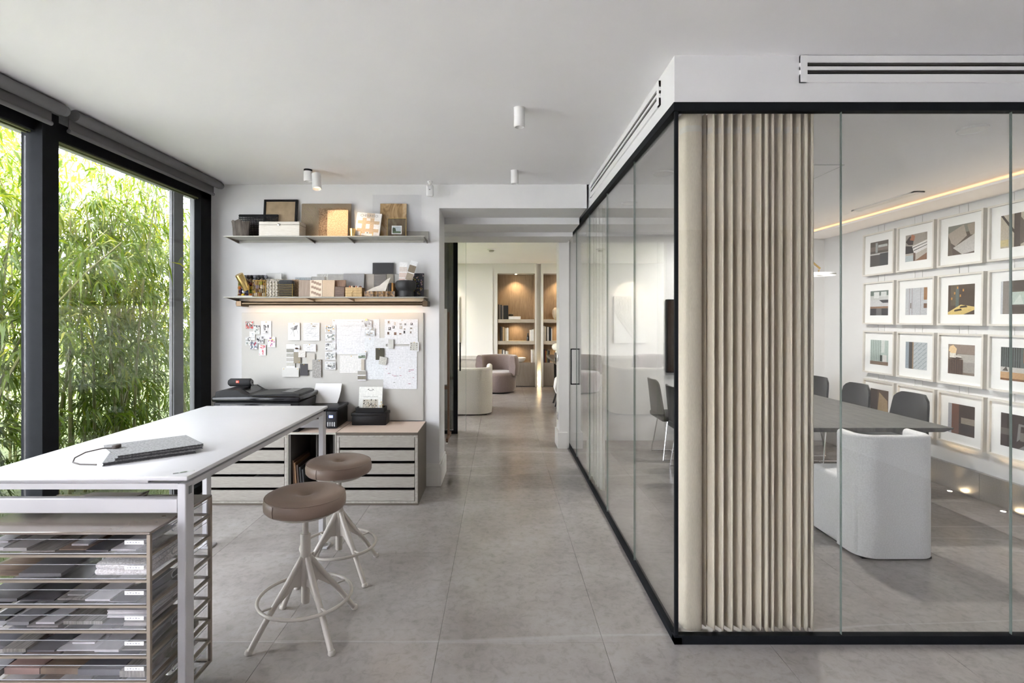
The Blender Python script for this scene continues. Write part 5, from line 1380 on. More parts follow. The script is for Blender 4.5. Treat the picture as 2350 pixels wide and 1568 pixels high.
# ================================================================== meeting room
LINEN = weave('oatmeal_linen', (.58,.51,.41), (.66,.585,.475), 420, .95, .05, .2, (1,1,.12))
def curtain_mb(path, z0, z1, th=.003, rows=9, flare=.0, seed=1):
    """pleated cloth: plan path extruded upward with slight drift, with thickness"""
    q = random.Random(seed); n = len(path); mb = MB(); vs = []
    for side in (0, 1):
        for j in range(rows):
            t = j/(rows-1); z = z1+(z0-z1)*t
            for i, (x, y) in enumerate(path):
                a = Vector(path[min(i+1,n-1)])-Vector(path[max(i-1,0)]); a.normalize()
                k = flare*t*math.sin(i*.9)
                o = (th if side else 0)
                vs.append((x-a.y*(o+k), y+a.x*(o+k), z))
    fs = []; m = rows*n
    for j in range(rows-1):
        for i in range(n-1):
            a, b, c, d = j*n+i, j*n+i+1, (j+1)*n+i+1, (j+1)*n+i
            fs.append((a,d,c,b)); fs.append((m+a,m+b,m+c,m+d))
    for j in range(rows-1):
        fs.append((j*n, m+j*n, m+(j+1)*n, (j+1)*n)); e = n-1
        fs.append((j*n+e, (j+1)*n+e, m+(j+1)*n+e, m+j*n+e))
    return mb.add(vs, fs)
def pleats(x0, x1, y, amp, n, seed, sub=16, axis='x'):
    q = random.Random(seed); P = []
    ws = [q.uniform(.55,1.5) for _ in range(n)]; tot = sum(ws); acc = 0; am = [q.uniform(.75,1.15) for _ in range(n)]
    for k, wk in enumerate(ws):
        for s_ in range(sub):
            t = s_/sub; u = x0+(x1-x0)*(acc+wk*t)/tot
            ph = math.sin(2*PI*t); v = y+amp*(abs(ph)**.75)*(1 if ph > 0 else -1)*am[k]
            u += .007*math.sin(4*PI*t)*(x1-x0)/n/.042
            P.append((u, v) if axis == 'x' else (v, u))
        acc += wk
    return P
cpath = [(.905,2.70),(.897,2.66),(.896,2.61),(.902,2.570),(.918,2.550),(.950,2.545),(.978,2.548),(.990,2.562),(.992,2.60),(1.004,2.612)] + pleats(1.015, 1.535, 2.578, .034, 13, 5)
ct = thing('linen_curtain', 'oatmeal linen curtain gathered in the corner of the glass meeting room', 'curtain', (1.2, 2.57, 0))
wpart(ct, 'cloth', curtain_mb(cpath, .012, 2.543), LINEN, ang=70)
wpart(ct, 'heading_tape', curtain_mb([(p[0], p[1]-.0015) for p in cpath], 2.445, 2.475, .0005, 2), mat('heading_tape', (.60,.56,.50), .8), ang=70)
wpart(ct, 'track', MB().box(.86, 4.05, 2.565, 2.590, 2.544, 2.55), WHITE)
SHEER = weave('pale_linen', (.60,.58,.53), (.72,.70,.65), 160, .95, .3, .2, (1,1,.35))
ct2 = thing('pale_curtain', 'pale linen curtain bunched behind the passage glass near the door', 'curtain', (.90, 5.0, 0))
wpart(ct2, 'cloth', curtain_mb(pleats(4.62, 5.35, .905, .026, 11, 8, 10, 'y'), .012, 2.543, seed=3), SHEER, ang=70)
wpart(ct2, 'track', MB().box(.893,.915,2.62,6.4,2.544,2.55), WHITE)

# table ------------------------------------------------------------
DWOOD = grain('dark_veined_oak', (.016,.015,.014), (.085,.078,.068), .36, (5,1.2,1), 4, .12, .0)
mt = thing('meeting_table', 'long dark wood meeting table with chrome trestle legs', 'table', (2.69, 4.95, 0))
wpart(mt, 'tabletop', MB().prism([(2.08,.742),(3.29,.742),(3.29,.733),(3.22,.712),(2.15,.712),(2.08,.733)], 3.79, 6.15, 'y'), DWOOD)
wpart(mt, 'apron', MB().box(2.30,3.05,4.0,5.95,.69,.712), BLACK)
for y in (3.98, 5.92):
    for x, s_ in ((2.30,-1),(3.08,1)):
        wpart(mt, 'leg', MB().tube([(x,y,.70),(x+.06*s_,y,.35),(x+.09*s_,y,.0)], .016, 4), STEEL)
    wpart(mt, 'leg_bar', MB().box(2.28,3.10,y-.015,y+.015,.685,.705), STEEL)

# host chair (pale felt, wrap-round back)
FELTW = weave('pale_grey_felt', (.60,.59,.595), (.69,.68,.685), 140, .95, .25, .4)
def arc(cx, cy_, r, a0, a1, n=8): return [(cx+r*math.cos(R(a0+(a1-a0)*i/n)), cy_+r*math.sin(R(a0+(a1-a0)*i/n))) for i in range(n+1)]
def rsec(t, z0, z1, r=.02):
    """rounded-top section for a shell"""
    return [(-t/2,z0),(t/2,z0),(t/2,z1-r)]+[(t/2-r+r*math.cos(a), z1-r+r*math.sin(a)) for a in (PI/6,PI/3,PI/2)]+[(-t/2+r+r*math.cos(a), z1-r+r*math.sin(a)) for a in (PI/2+.001,2*PI/3,5*PI/6)]+[(-t/2,z1-r)]
hc = thing('host_chair', 'pale grey felt armchair with wrap-round back at the end of the table', 'chair', (2.5375, 3.31, 0))
hw, rr_ = .2525, .085
pth = [(-hw+.03,.235),(-hw+.03,.15)] + arc(-hw+.03+rr_, .03+rr_, rr_, 180, 270) + arc(hw-.03-rr_, .03+rr_, rr_, 270, 360) + [(hw-.03,.15),(hw-.03,.235)]
part(hc, 'back_shell', MB().sweep(pth, rsec(.060,.012,.790,.026)), FELTW, ang=50)
part(hc, 'seat', MB().rbox(-hw+.004,hw-.004,.05,.545,.012,.475,.028,3), FELTW, ang=50)
part(hc, 'glide', MB().box(-hw+.03,hw-.03,.03,.52,0,.013), BLACK)

# dining chairs (charcoal shell on chrome sled legs)
CHAR = weave('charcoal_wool', (.010,.0095,.0105), (.018,.017,.018), 220, .95, .3, .3)
def make_chair(label):
    r_ = thing('meeting_chair', label, 'chair', group='charcoal meeting chairs round the dark table')
    # local: back at +x, facing -x
    sv = []; nx, ny = 8, 8
    for side in (0,1):
        for i in range(nx+1):
            t = i/nx
            for j in range(ny+1):
                u = -1+2*j/ny
                wdt = .235-.045*t - (.03*max(0,t-.85)/.15)*abs(u)
                z = .47+.40*t - (.020*max(0,(abs(u)-.75)/.25)**2 if t > .9 else 0)
                x = .20+.085*t-.035*(1-u*u)*(-.6)*t*.4+.03*abs(u)**2*(-1)*(t)
                sv.append((x+(.022 if side else 0), u*wdt, z))
    fs = []; m = (nx+1)*(ny+1)
    for i in range(nx):
        for j in range(ny):
            a = i*(ny+1)+j; b = a+1; c = a+ny+2; d = a+ny+1
            fs.append((a,b,c,d)); fs.append((m+a,m+d,m+c,m+b))
    for j in range(ny): fs.append((nx*(ny+1)+j, nx*(ny+1)+j+1, m+nx*(ny+1)+j+1, m+nx*(ny+1)+j)); fs.append((j,m+j,m+j+1,j+1))
    for i in range(nx): fs.append((i*(ny+1), (i+1)*(ny+1), m+(i+1)*(ny+1), m+i*(ny+1))); e = ny; fs.append((i*(ny+1)+e, m+i*(ny+1)+e, m+(i+1)*(ny+1)+e, (i+1)*(ny+1)+e))
    part(r_, 'backrest', MB().add(sv, fs), CHAR, ang=60)
    part(r_, 'seat', MB().rbox(-.23,.24,-.235,.235,.425,.485,.022,3), CHAR)
    for s_ in (-1,1):
        y = s_*.215
        part(r_, 'sled_leg', MB().tube([(-.16,y*.8,.43),(-.22,y,.012),(.22,y,.012),(.16,y*.8,.43)], .008, 8), STEEL)
    part(r_, 'cross_bar', MB().tube([(.0,-.215,.012),(.0,.215,.012)], .006, 8), STEEL)
    return r_
ch = make_chair('charcoal chair on the picture side, nearest the glass front')
ch.location = (3.42, 4.68, 0)
c2 = copy_tree(ch); c2.location = (3.41, 5.38, 0); c2['label'] = 'charcoal chair on the picture side, middle of the row'
c3 = copy_tree(ch); c3.location = (3.40, 6.02, 0); c3['label'] = 'charcoal chair on the picture side, nearest the end wall'
for i, y in enumerate((4.55, 5.2, 5.85)):
    c4 = copy_tree(ch); c4.location = (1.98, y, 0); c4.rotation_euler = (0,0,R(180)); c4['label'] = 'charcoal chair on the passage side of the table, ' + ('nearest the curtain','middle of the row','furthest back')[i]
# screen on the end wall
tv = thing('wall_screen', 'large dark screen on the end wall of the meeting room', 'screen', (2.85, 6.598, 1.32))
part(tv, 'bezel', MB().rbox(-.76,.76,-.045,0,-.46,.46,.004,1), BLACK)
part(tv, 'panel', MB().box(-.745,.745,-.047,-.045,-.445,.445), mat('dark_screen', (.028,.018,.014), .12, var=.05))
# ring pendant
pn = thing('ring_pendant', 'white ring pendant lamp on a tilted brass arm over the table', 'pendant lamp', (3.02, 4.95, 1.955))
part(pn, 'ring', MB().lathe([(.115,-.010),(.140,-.010),(.142,.0),(.138,.012),(.115,.012),(.112,0),(.115,-.010)], 40, cap=False), WHITE)
part(pn, 'diffuser', MB().lathe([(.118,-.0115),(.137,-.0115),(.137,-.0105),(.118,-.0105),(.118,-.0115)], 40, cap=False), emit('ring_diffuser', (1,.95,.88), .12))
part(pn, 'spoke', MB().tube([(-.13,0,.004),(.13,0,.004)], .005, 8).tube([(0,0,.004),(0,0,.045)], .006, 8), BRASS)
part(pn, 'arm', MB().tube([(.012,0,.055),(-.055,0,.112)], .009, 10), BRASS)
part(pn, 'cord', MB().tube([(-.05,0,.108),(-.05,0,.645)], .002, 6), BLACK)

# picture wall -----------------------------------------------------
FRM = mat('whitewashed_frame', (.66,.63,.58), .5, var=.04)
MATB = mat('mat_board', (.80,.80,.79), .8, var=.008)
def pic(designs):
    def f(mb, s_):
        for i, it in enumerate(designs):
            P, c = it
            if len(P) == 4 and not isinstance(P[0], tuple): x0, x1, z0, z1 = P; P = [(x0,z0),(x1,z0),(x1,z1),(x0,z1)]
            mb.poly([((p[0]-.5)*s_, (p[1]-.5)*s_) for p in P], -.0002-.00008*i, c)
    return f
g = lambda v: S(v,v,v)
DES = {
 (0,0): ('a kitchen island with glassware', [((0,1,0,1),S(92,84,78)),((0,1,.62,.8),S(120,110,102)),((0,1,.42,.52),S(190,190,186)),((.0,.55,0,.46),S(84,80,78)),((.55,1,0,.5),S(70,72,74)),((.3,.42,.55,.95),S(150,155,152)),((.45,.95,.75,.85),S(176,180,178))]),
 (0,1): ('a stack of books on a table', [((0,1,0,1),S(176,168,158)),((0,1,.6,1),S(150,142,134)),([(.0,.75),(.15,.62),(.35,.6),(.4,.85),(.2,.95)],S(60,50,48)),([(.2,.8),(.4,.75),(.45,.92),(.3,1)],S(170,110,80)),([(0,.3),(.4,.3),(.45,.55),(0,.6)],S(40,34,32)),([(.32,.55),(1,.72),(1,.42),(.42,.25)],S(214,212,210)),([(.35,.5),(1,.64),(1,.62),(.35,.47)],S(30,28,30)),([(.4,.4),(1,.54),(1,.52),(.4,.37)],S(30,28,30)),((0,.42,0,.22),S(170,180,184)),([(.45,.0),(1,.0),(1,.25)],S(130,96,70)),((.38,.48,0,.3),S(90,70,56))]),
 (0,2): ('a curved sofa and marble table', [((0,1,0,1),S(80,66,54)),((0,1,.72,1),S(120,120,112)),([(.0,.75),(.6,.98),(.72,.6),(.3,.3),(.08,.45)],S(160,148,136)),([(.72,.95),(1,1),(1,.6),(.85,.6)],S(150,138,126)),([(.2,.25),(1,.62),(1,.06),(.55,0)],S(182,178,174)),([(0,0),(.2,0),(.1,.5),(0,.7)],S(96,84,72))]),
 (0,3): ('a dark wooden chair arm', [((0,1,0,1),S(178,168,152)),([(0,1),(.08,1),(.55,.35),(.5,.3)],S(62,52,46)),((.42,.62,0,1),S(70,58,50)),([(.6,.9),(.75,.7),(.72,.1),(.6,.05)],S(92,80,70)),((0,.25,.05,.25),S(190,176,130))]),
 (1,0): ('a white round table with bowls', [((0,1,0,1),S(190,192,190)),((0,1,.8,1),S(110,122,116)),((.2,.5,.7,.95),S(214,216,214)),((.6,.9,.75,.95),S(205,208,206)),((0,1,.36,.62),S(196,196,198)),([(.5,.62),(1,.62),(1,.5),(.7,.5)],S(66,66,70)),((0,1,.28,.36),S(140,110,86)),((0,1,0,.28),S(60,58,58)),((.35,.65,0,.28),S(110,108,108))]),
 (1,1): ('pale wardrobe doors with red lines', [((0,1,0,1),S(182,184,188)),((.18,.195,0,1),S(110,80,80)),((.31,.325,0,1),S(110,80,80)),((.70,.71,0,1),S(110,80,80)),((.85,1,.55,1),S(150,112,76)),((.85,1,.25,.42),S(110,80,62)),((.24,.28,.25,.45),S(100,84,70))]),
 (1,2): ('gold lamps over a long counter', [((0,1,0,1),S(72,56,42)),((.1,.4,.3,1),S(96,84,66)),((.3,.42,.2,.9),S(90,100,96)),([(0,.08),(.5,.33),(1,.25),(1,.15),(.6,0),(0,0)],S(206,180,110)),([(.25,.1),(.55,.14),(.5,.2),(.25,.16)],S(60,46,30)),([(.45,.22),(.75,.24),(.7,.3),(.48,.28)],S(60,46,30))]+[((.12+.11*i,.17+.11*i,.5+.09*((i*7)%5),.58+.09*((i*7)%5)),S(196,142,64)) for i in range(5)]),
 (1,3): ('a bedroom with a grey headboard', [((0,1,0,1),S(92,84,74)),((0,.35,0,1),S(130,122,116)),((0,.07,0,1),S(188,190,194)),((.38,1,.7,1),S(70,60,52)),((.35,1,.28,.66),S(170,182,174)),([(.4,.3),(.6,.6),(.7,.3)],S(190,200,192)),((.35,1,0,.28),S(74,62,54))]),
 (2,0): ('a striped curtain and white vase', [((0,1,0,1),S(176,190,184))]+[((.06+.1*i,.09+.1*i,.15,1),S(130,140,134)) for i in range(6)]+[((.62,.8,.5,1),S(206,210,206)),((0,1,0,.14),S(128,108,92)),((.70,.92,.14,.42),S(214,212,208)),((.55,.68,.15,.4),S(60,66,62))]),
 (2,1): ('grey geometric wallpaper', [((0,1,0,1),S(178,184,188)),((0,.18,0,1),S(140,150,158)),((.16,.32,0,1),S(74,72,72)),((.32,.38,0,1),S(150,128,104))]+[([(.40+.2*(i%3),.02+.16*(i//3)),(.58+.2*(i%3),.16+.16*(i//3)),(.56+.2*(i%3),.18+.16*(i//3)),(.38+.2*(i%3),.05+.16*(i//3))],S(150,158,162)) for i in range(18) if .58+.2*(i%3) <= 1.0]),
 (2,2): ('flowers on a slatted side table by a sofa', [((0,1,0,1),S(120,106,96)),((0,1,.7,1),S(140,124,114)),((.35,1,.42,.68),S(172,166,160)),((.5,1,.08,.42),S(150,144,138)),((0,.58,0,.5),S(84,64,52)),([(0,.55),(.3,.48),(.58,.53),(.3,.6)],S(66,52,44)),((.06,.3,.55,.72),S(220,214,204)),([(.02,.78),(.12,.7),(.3,.7),(.34,.85),(.2,.98),(.06,.92)],S(222,192,148)),([(.2,.58),(.5,.56),(.52,.62),(.26,.64)],S(205,200,194))]+[((.06+.09*i,.08+.09*i,.02,.48),S(52,40,34)) for i in range(6)]),
 (2,3): ('a bed with striped headboard and amber lamp', [((0,1,0,1),S(92,100,96))]+[((.02+.07*i,.045+.07*i,.4,1),S(44,38,40)) for i in range(9)]+[((.7,1,.55,.95),S(160,104,70)),((0,1,.22,.40),S(190,186,180)),([(.05,.28),(.18,.42),(.24,.28)],S(90,82,78)),((0,.75,0,.25),S(186,150,110)),((0,1,0,.06),S(120,84,56))]),
 (3,0): ('a rough stone wall', [((0,1,0,1),S(96,80,68)),([(.4,0),(1,0),(.95,.6),(.5,.9)],S(170,148,116)),((0,.4,0,1),S(70,58,50))]),
 (3,1): ('a dim brown interior', [((0,1,0,1),S(90,74,64)),((0,.5,.4,1),S(120,100,86))]),
 (3,2): ('a walnut panel beside a dark fireplace', [((0,1,0,1),S(58,44,36)),((0,.14,0,1),S(160,160,166)),((.14,.42,0,1),S(108,72,54)),((.5,1,.38,.58),S(140,130,118)),((.45,1,.1,.36),S(50,38,32))]),
 (3,3): ('a dark study with a curved chair', [((0,1,0,1),S(50,36,30)),((.0,.35,.35,.55),S(96,88,82)),([(.5,.2),(.55,.75),(1,.72),(1,.68),(.62,.68),(.6,.3)],S(120,118,116)),([(.55,0),(.75,.15),(1,.12),(1,0)],S(130,128,126)),((.6,1,.25,.5),S(110,104,98))]),
}
PS = .265; FW = .46
fr_mb = MB(); hh = FW/2; t = .017
for q_ in ((-hh,hh,hh-t,hh),(-hh,hh,-hh,-hh+t),(-hh,-hh+t,-hh+t,hh-t),(hh-t,hh,-hh+t,hh-t)): fr_mb.box(q_[0],q_[1],-.040,0,q_[2],q_[3])
fr_me = fr_mb.mesh('frame', FRM)
mb_me = MB().box(-hh+t,hh-t,-.020,-.004,-hh+t,hh-t).mesh('mat_board', MATB)
COLN = ['furthest from the glass front','second from the far end','third from the far end','nearest the glass front']
ROWN = ['top','second','third','bottom']
for c_ in range(4):
    yc = 5.613 - .4985*c_
    wi = thing('hanging_wires', 'thin steel picture wires of the column %s' % COLN[c_], 'picture wire', (4.098, yc, 0), group='picture wires on the meeting room wall')
    for dy in (-.045, .045): part(wi, 'wire', MB().box(-.004,-.001,dy-.0015,dy+.0015,.86,2.545), mat('wire_steel', (.62,.62,.6), .5) if 'wire_steel' not in bpy.data.materials else bpy.data.materials['wire_steel'])
    for r_i in range(4):
        zc = 2.235 - .531*r_i
        nm, des = DES[(r_i, c_)]
        p_ = thing('framed_picture', 'square white framed picture of %s, %s row' % (nm, ROWN[r_i]), 'picture', (4.092, yc, zc), (R(-1.2), 0, R(-90)), 'framed pictures on the meeting room wall')
        link('frame', fr_me, p_); link('mat_board', mb_me, p_)
        m = MB(); pic(des)(m, PS)
        part(p_, 'print', m, INK, (0,-.0205,0), colors=True)
# satin steel skirting in two lengths and the floor uplights
sk = thing('steel_skirting', 'satin steel skirting panel along the picture wall', 'skirting', (4.085, 4.5, 0))
wpart(sk, 'panel', MB().box(4.068,4.10,2.5,4.435,.0,.215), SATIN)
wpart(sk, 'panel', MB().box(4.068,4.10,4.438,6.60,.0,.215), SATIN)
wpart(sk, 'cap', MB().box(4.060,4.10,2.5,6.60,.215,.228), SATIN)
UPL = emit('uplight_lens', (1,.80,.52), 5)
for i, y in enumerate((3.16, 3.66, 4.155, 4.648, 5.14, 5.64, 6.13)):
    u_ = thing('floor_uplight', 'small round floor uplight by the steel skirting, %s from the glass front' % ORD[i], 'uplight', (4.0, y, 0), group='floor uplights under the pictures')
    part(u_, 'rim', MB().lathe([(.017,0),(.021,.0),(.021,.003),(.017,.003),(.017,0)], 20, cap=False), STEEL)
    part(u_, 'lens', MB().cyl((0,0,0), .0165, .0, .0022, 18), UPL)
    spot_lamp('uplight_beam', u_, (4.0, y, .012), (4.075, y, 1.0), .9, 60, (1,.74,.45), .8, .012)
# ================================================================== far room
FYW = 11.9
CREAMW = mat('cream_wall_paint', (.76,.74,.70), .7, var=.012, scale=2)
NICHE = grain('niche_oak', (.235,.165,.105), (.34,.255,.175), .55, (14,3,1), 5, .12)
SHELFW = grain('shelf_greige_wood', (.42,.36,.29), (.50,.44,.36), .5, (1,4,4), 6, .1)
BASEW = grain('greige_base_wood', (.255,.215,.185), (.31,.27,.235), .55, (12,3,1), 5, .1)
fw = MB()
NI = [(-.055,.803),(.985,1.845)]           # niche openings
ZT = Z_(628, FYW)
fw.box(-2.65,-.055,FYW,FYW+.40,0,2.80); fw.box(1.845,3.0,FYW,FYW+.40,0,2.80)
fw.box(.803,.850,FYW,FYW+.40,0,2.80); fw.box(.938,.985,FYW,FYW+.40,0,2.80); fw.box(.850,.938,FYW+.10,FYW+.40,0,2.80)
for a, b in NI: fw.box(a,b,FYW,FYW+.40,ZT,2.80); fw.box(a,b,FYW+.36,FYW+.40,0,ZT)
struct('wall_far', fw, CREAMW)
struct('trim_3', MB().box(-.19,-.16,FYW-.02,FYW,0,2.80).box(.80,.83,FYW-.015,FYW,0,2.80).box(.958,.99,FYW-.015,FYW,0,2.80).box(-.055,.80,FYW-.015,FYW,ZT,ZT+.02), CREAMW)
struct('trim_4', MB().box(-2.65,-.19,FYW-.06,FYW,.62,.70).box(-2.65,-.19,FYW-.045,FYW,0,.62), mat('wainscot_paint', (.60,.57,.52), .6))
def px_z(y): return Z_(y, FYW)
def bookcase(a, b, label):
    r_ = thing('bookcase', label, 'bookcase', ((a+b)/2, FYW+.18, 0), group='built-in oak bookcases')
    wpart(r_, 'back_panel', MB().box(a+.002,b-.002,FYW+.345,FYW+.358,.02,ZT-.002), NICHE)
    wpart(r_, 'side_panel', MB().box(a+.002,a+.012,FYW+.02,FYW+.345,.02,ZT-.002), NICHE)
    wpart(r_, 'side_panel', MB().box(b-.012,b-.002,FYW+.02,FYW+.345,.02,ZT-.002), NICHE)
    for y0, y1 in ((733,741),(783,791)):
        wpart(r_, 'shelf', MB().box(a+.012,b-.012,FYW+.015,FYW+.345,px_z(y1),px_z(y0)), SHELFW)
    wpart(r_, 'base_cabinet', MB().box(a+.012,b-.012,FYW+.01,FYW+.345,.012,px_z(833)), BASEW)
    wpart(r_, 'downlight', MB().cyl(((a+b)/2,FYW+.18,ZT-.006), .02, 0, .004, 14), emit('niche_led', (1,.78,.5), 3) if 'niche_led' not in bpy.data.materials else bpy.data.materials['niche_led'])
    spot_lamp('niche_beam', r_, ((a+b)/2,FYW+.15,ZT-.02), ((a+b)/2,FYW+.22,.7), 2.2, 110, (1,.74,.45), .8, .02)
    for z in (px_z(742)-.004, px_z(792)-.004):
        spot_lamp('shelf_beam', r_, ((a+b)/2,FYW+.15,z), ((a+b)/2,FYW+.22,z-.3), .5, 140, (1,.72,.42), .9, .02)
    return r_
bookcase(*NI[0], 'left built-in oak bookcase in the far room')
bookcase(*NI[1], 'right built-in oak bookcase in the far room, half hidden by the jamb')
BM = {}
def bmat(c):
    if c not in BM: BM[c] = mat('book_cover_%d' % len(BM), S(*c), .55, var=.05)
    return BM[c]
NAMES = {(30,28,30):'black',(70,64,58):'dark brown',(120,112,104):'taupe',(226,224,220):'white',(196,186,168):'cream',(150,130,96):'ochre',(90,92,96):'slate',(178,150,112):'tan',(44,50,64):'navy',(140,120,60):'mustard',(120,60,50):'brick red'}
def books(px0, z, cols, hs, ws, where, align=1):
    x = X_(px0, FYW+.05)
    for i, (c, h_, w_) in enumerate(zip(cols, hs, ws)):
        solo('book', MB().rbox(-w_/2+.001,w_/2-.001,-.09,.09,0,h_,.002,1), bmat(c), '%s book, %s from the left %s' % (NAMES[c], ORD[i], where), 'book', (x+w_/2, FYW+.13, z+.0008), group='books in the far bookcases')
        x += w_
S1, S2, S3 = px_z(733), px_z(783), px_z(833)
books(1142, S1, [(70,64,58),(120,112,104),(30,28,30),(120,112,104)], [.34,.33,.33,.31], [.035,.03,.035,.03], 'on the top shelf of the left bookcase')
solo('book_box', MB().rbox(-.055,.055,-.09,.09,0,.315,.004,1), bmat((30,28,30)), 'thick black box file standing on the top shelf of the left bookcase', 'box file', (X_(1161,FYW), FYW+.12, S1+.001))
solo('white_box', MB().rbox(-.14,.14,-.09,.09,0,.065,.003,1), bmat((226,224,220)), 'low white box on the top shelf of the left bookcase', 'box', (X_(1181,FYW), FYW+.13, S1+.001))
solo('dark_shell', MB().ball((0,0,.030), .06, 14, .5), mat('dark_shell', (.03,.025,.022), .5), 'dark shell ornament on the low white box', 'ornament', (X_(1173,FYW), FYW+.13, S1+.067))
books(1147, S2, [(30,28,30),(70,64,58),(178,150,112),(150,130,96),(196,186,168),(226,224,220)], [.33,.31,.32,.30,.29,.30], [.035,.03,.035,.03,.03,.04], 'on the middle shelf of the left bookcase')
books(1216, S2, [(226,224,220),(226,224,220),(196,186,168)], [.25,.26,.28], [.045,.045,.03], 'in the white group on the middle shelf')
solo('perfume_bottle', MB().lathe([(.03,0),(.032,.01),(.026,.11),(.012,.13),(.012,.15),(.016,.155),(.016,.18),(.001,.182)], 16), mat('black_glass', (.01,.01,.012), .1), 'black bottle beside the white books on the middle shelf', 'bottle', (X_(1212,FYW), FYW+.10, S2+.001))
books(1142, S3, [(178,150,112),(178,150,112),(90,92,96),(226,224,220),(120,112,104),(226,224,220),(196,186,168)], [.30,.30,.31,.28,.27,.26,.25], [.05,.045,.03,.03,.03,.04,.03], 'on the base of the left bookcase')
books(1219, S3, [(226,224,220),(196,186,168),(226,224,220)], [.29,.30,.30], [.035,.03,.03], 'in the white group on the base cabinet')
solo('white_bowl', MB().lathe([(.03,0),(.05,.005),(.10,.05),(.125,.10),(.115,.115),(.09,.09),(.05,.06),(.001,.055)], 28), mat('white_plaster', (.72,.69,.64), .7), 'white plaster bowl on the base of the left bookcase', 'bowl', (X_(1195,FYW), FYW+.11, S3+.001))
books(1247, S2, [(226,224,220),(196,186,168),(70,64,58),(226,224,220),(30,28,30),(44,50,64),(226,224,220)], [.34,.33,.33,.32,.32,.31,.28], [.03,.035,.025,.03,.03,.03,.02], 'on the middle shelf of the right bookcase')
books(1247, S3, [(44,50,64),(120,60,50),(140,120,60),(90,92,96),(30,28,30)], [.30,.28,.27,.29,.27], [.03,.03,.025,.03,.03], 'on the base of the right bookcase')
books(1306, S1, [(30,28,30),(44,50,64),(120,112,104),(70,64,58)], [.34,.33,.30,.28], [.03,.05,.04,.04], 'on the top shelf of the right bookcase')
books(1304, S2, [(120,112,104),(178,150,112),(90,92,96),(196,186,168)], [.33,.32,.31,.29], [.03,.03,.03,.03], 'at the far right of the middle shelf')
solo('round_vase', MB().lathe([(.05,0),(.09,.05),(.11,.13),(.10,.21),(.06,.26),(.05,.27),(.04,.25),(.001,.05)], 24), mat('sand_ceramic', (.55,.46,.35), .6), 'sand coloured round vase on the top shelf of the right bookcase', 'vase', (X_(1278,FYW+.1), FYW+.15, S1+.001))
# uplight between the bookcases
ul = thing('niche_uplight', 'glowing floor uplight between the two bookcases', 'uplight', (.894, FYW+.045, 0))
part(ul, 'rim', MB().lathe([(.020,0),(.026,0),(.026,.004),(.020,.004),(.020,0)], 18, cap=False), STEEL)
part(ul, 'lens', MB().cyl((0,0,0), .019, 0, .003, 16), UPL)
spot_lamp('uplight_beam', ul, (.894,FYW+.045,.012), (.894,FYW+.07,1.0), 1.8, 50, (1,.76,.45), .9, .012)
# panelled wall and relief painting (seen in the glass too)
art = thing('relief_painting', 'white relief painting of flowing lines on the far wall', 'painting', (-1.28, FYW-.02, 1.52))
part(art, 'canvas', MB().rbox(-.365,.365,-.03,0,-.535,.535,.004,1), mat('white_canvas', (.78,.77,.74), .8, var=.01))
for k in range(11):
    pts = []
    for i in range(14):
        t = i/13; x = -.02+.32*(k/10)*(1-.25*t)-.22*math.sin(t*PI)*(.35+.065*k)*-.6*(1-t*.2)-.10*t; z = .52-1.04*t*(1-.035*k)
        pts.append((max(-.355,min(.355,x)), -.031, max(-.525,z)))
    part(art, 'ridge', MB().tube(pts, .011, 6), bpy.data.materials['white_canvas'])
rs2 = spot_light(-1.28, FYW-.55, 'white cylinder spotlight above the relief painting', 2.80)
spot_lamp('spot_beam', rs2, (-1.28,FYW-.55,2.67), (-1.28,FYW,1.75), 2.2, 75, (1,.85,.66), .7)
# smoke detector
sd = thing('smoke_detector', 'round white smoke detector on the far room ceiling', 'smoke detector', (-.15, 9.45, 2.80))
part(sd, 'base', MB().lathe([(.075,0),(.075,-.018),(.06,-.022),(.001,-.022)], 24), WHITE)
part(sd, 'sensor', MB().lathe([(.045,-.022),(.045,-.045),(.03,-.055),(.001,-.055)], 20), mat('detector_grey', (.5,.48,.46), .5))
# white loveseat, seen from behind
IVORY = weave('ivory_boucle', (.60,.57,.52), (.72,.69,.64), 120, .95, .5, .4)
lv = thing('ivory_loveseat', 'ivory loveseat with a curved wrap-round back, seen from behind', 'sofa', (-.70, 8.75, 0))
hw, rr_ = .57, .20
pth = [(-hw+.05,.42),(-hw+.05,.2)] + arc(-hw+.05+rr_, -.40+rr_, rr_, 180, 270) + arc(hw-.05-rr_, -.40+rr_, rr_, 270, 360) + [(hw-.05,.2),(hw-.05,.42)]
part(lv, 'back_shell', MB().sweep(pth, rsec(.10,.02,.755,.045)), IVORY, ang=50)
part(lv, 'seat', MB().rbox(-hw+.09,hw-.09,-.34,.43,.02,.42,.05,3), IVORY)
part(lv, 'plinth', MB().box(-hw+.08,hw-.08,-.36,.40,0,.021), BLACK)
# mauve tub chairs
MAUVE = weave('mauve_velvet', (.145,.105,.098), (.185,.138,.128), 90, .85, .15, .6)
def tub(label, loc, rz):
    r_ = thing('tub_chair', label, 'armchair', loc, rz, 'mauve tub chairs in the far room')
    base = MB(); base.lathe([(.30,.02),(.37,.03),(.395,.10),(.395,.36),(.375,.415),(.32,.435),(.001,.44)], 36)
    part(r_, 'seat', base, MAUVE, ang=60)
    P = [(.385*math.cos(R(a)), .385*math.sin(R(a))) for a in range(-15, 196, 7)]
    part(r_, 'backrest', MB().sweep(P, [(-.065,.36),(.065,.36),(.075,.55),(.06,.72),(.03,.765),(-.03,.768),(-.06,.73),(-.085,.55)]), MAUVE, ang=60)
    part(r_, 'plinth', MB().cyl((0,0,0), .30, 0, .021, 28), BLACK)
    return r_
tub('mauve velvet tub chair in front of the bookcase', (-.055, 11.05, 0), R(-22))
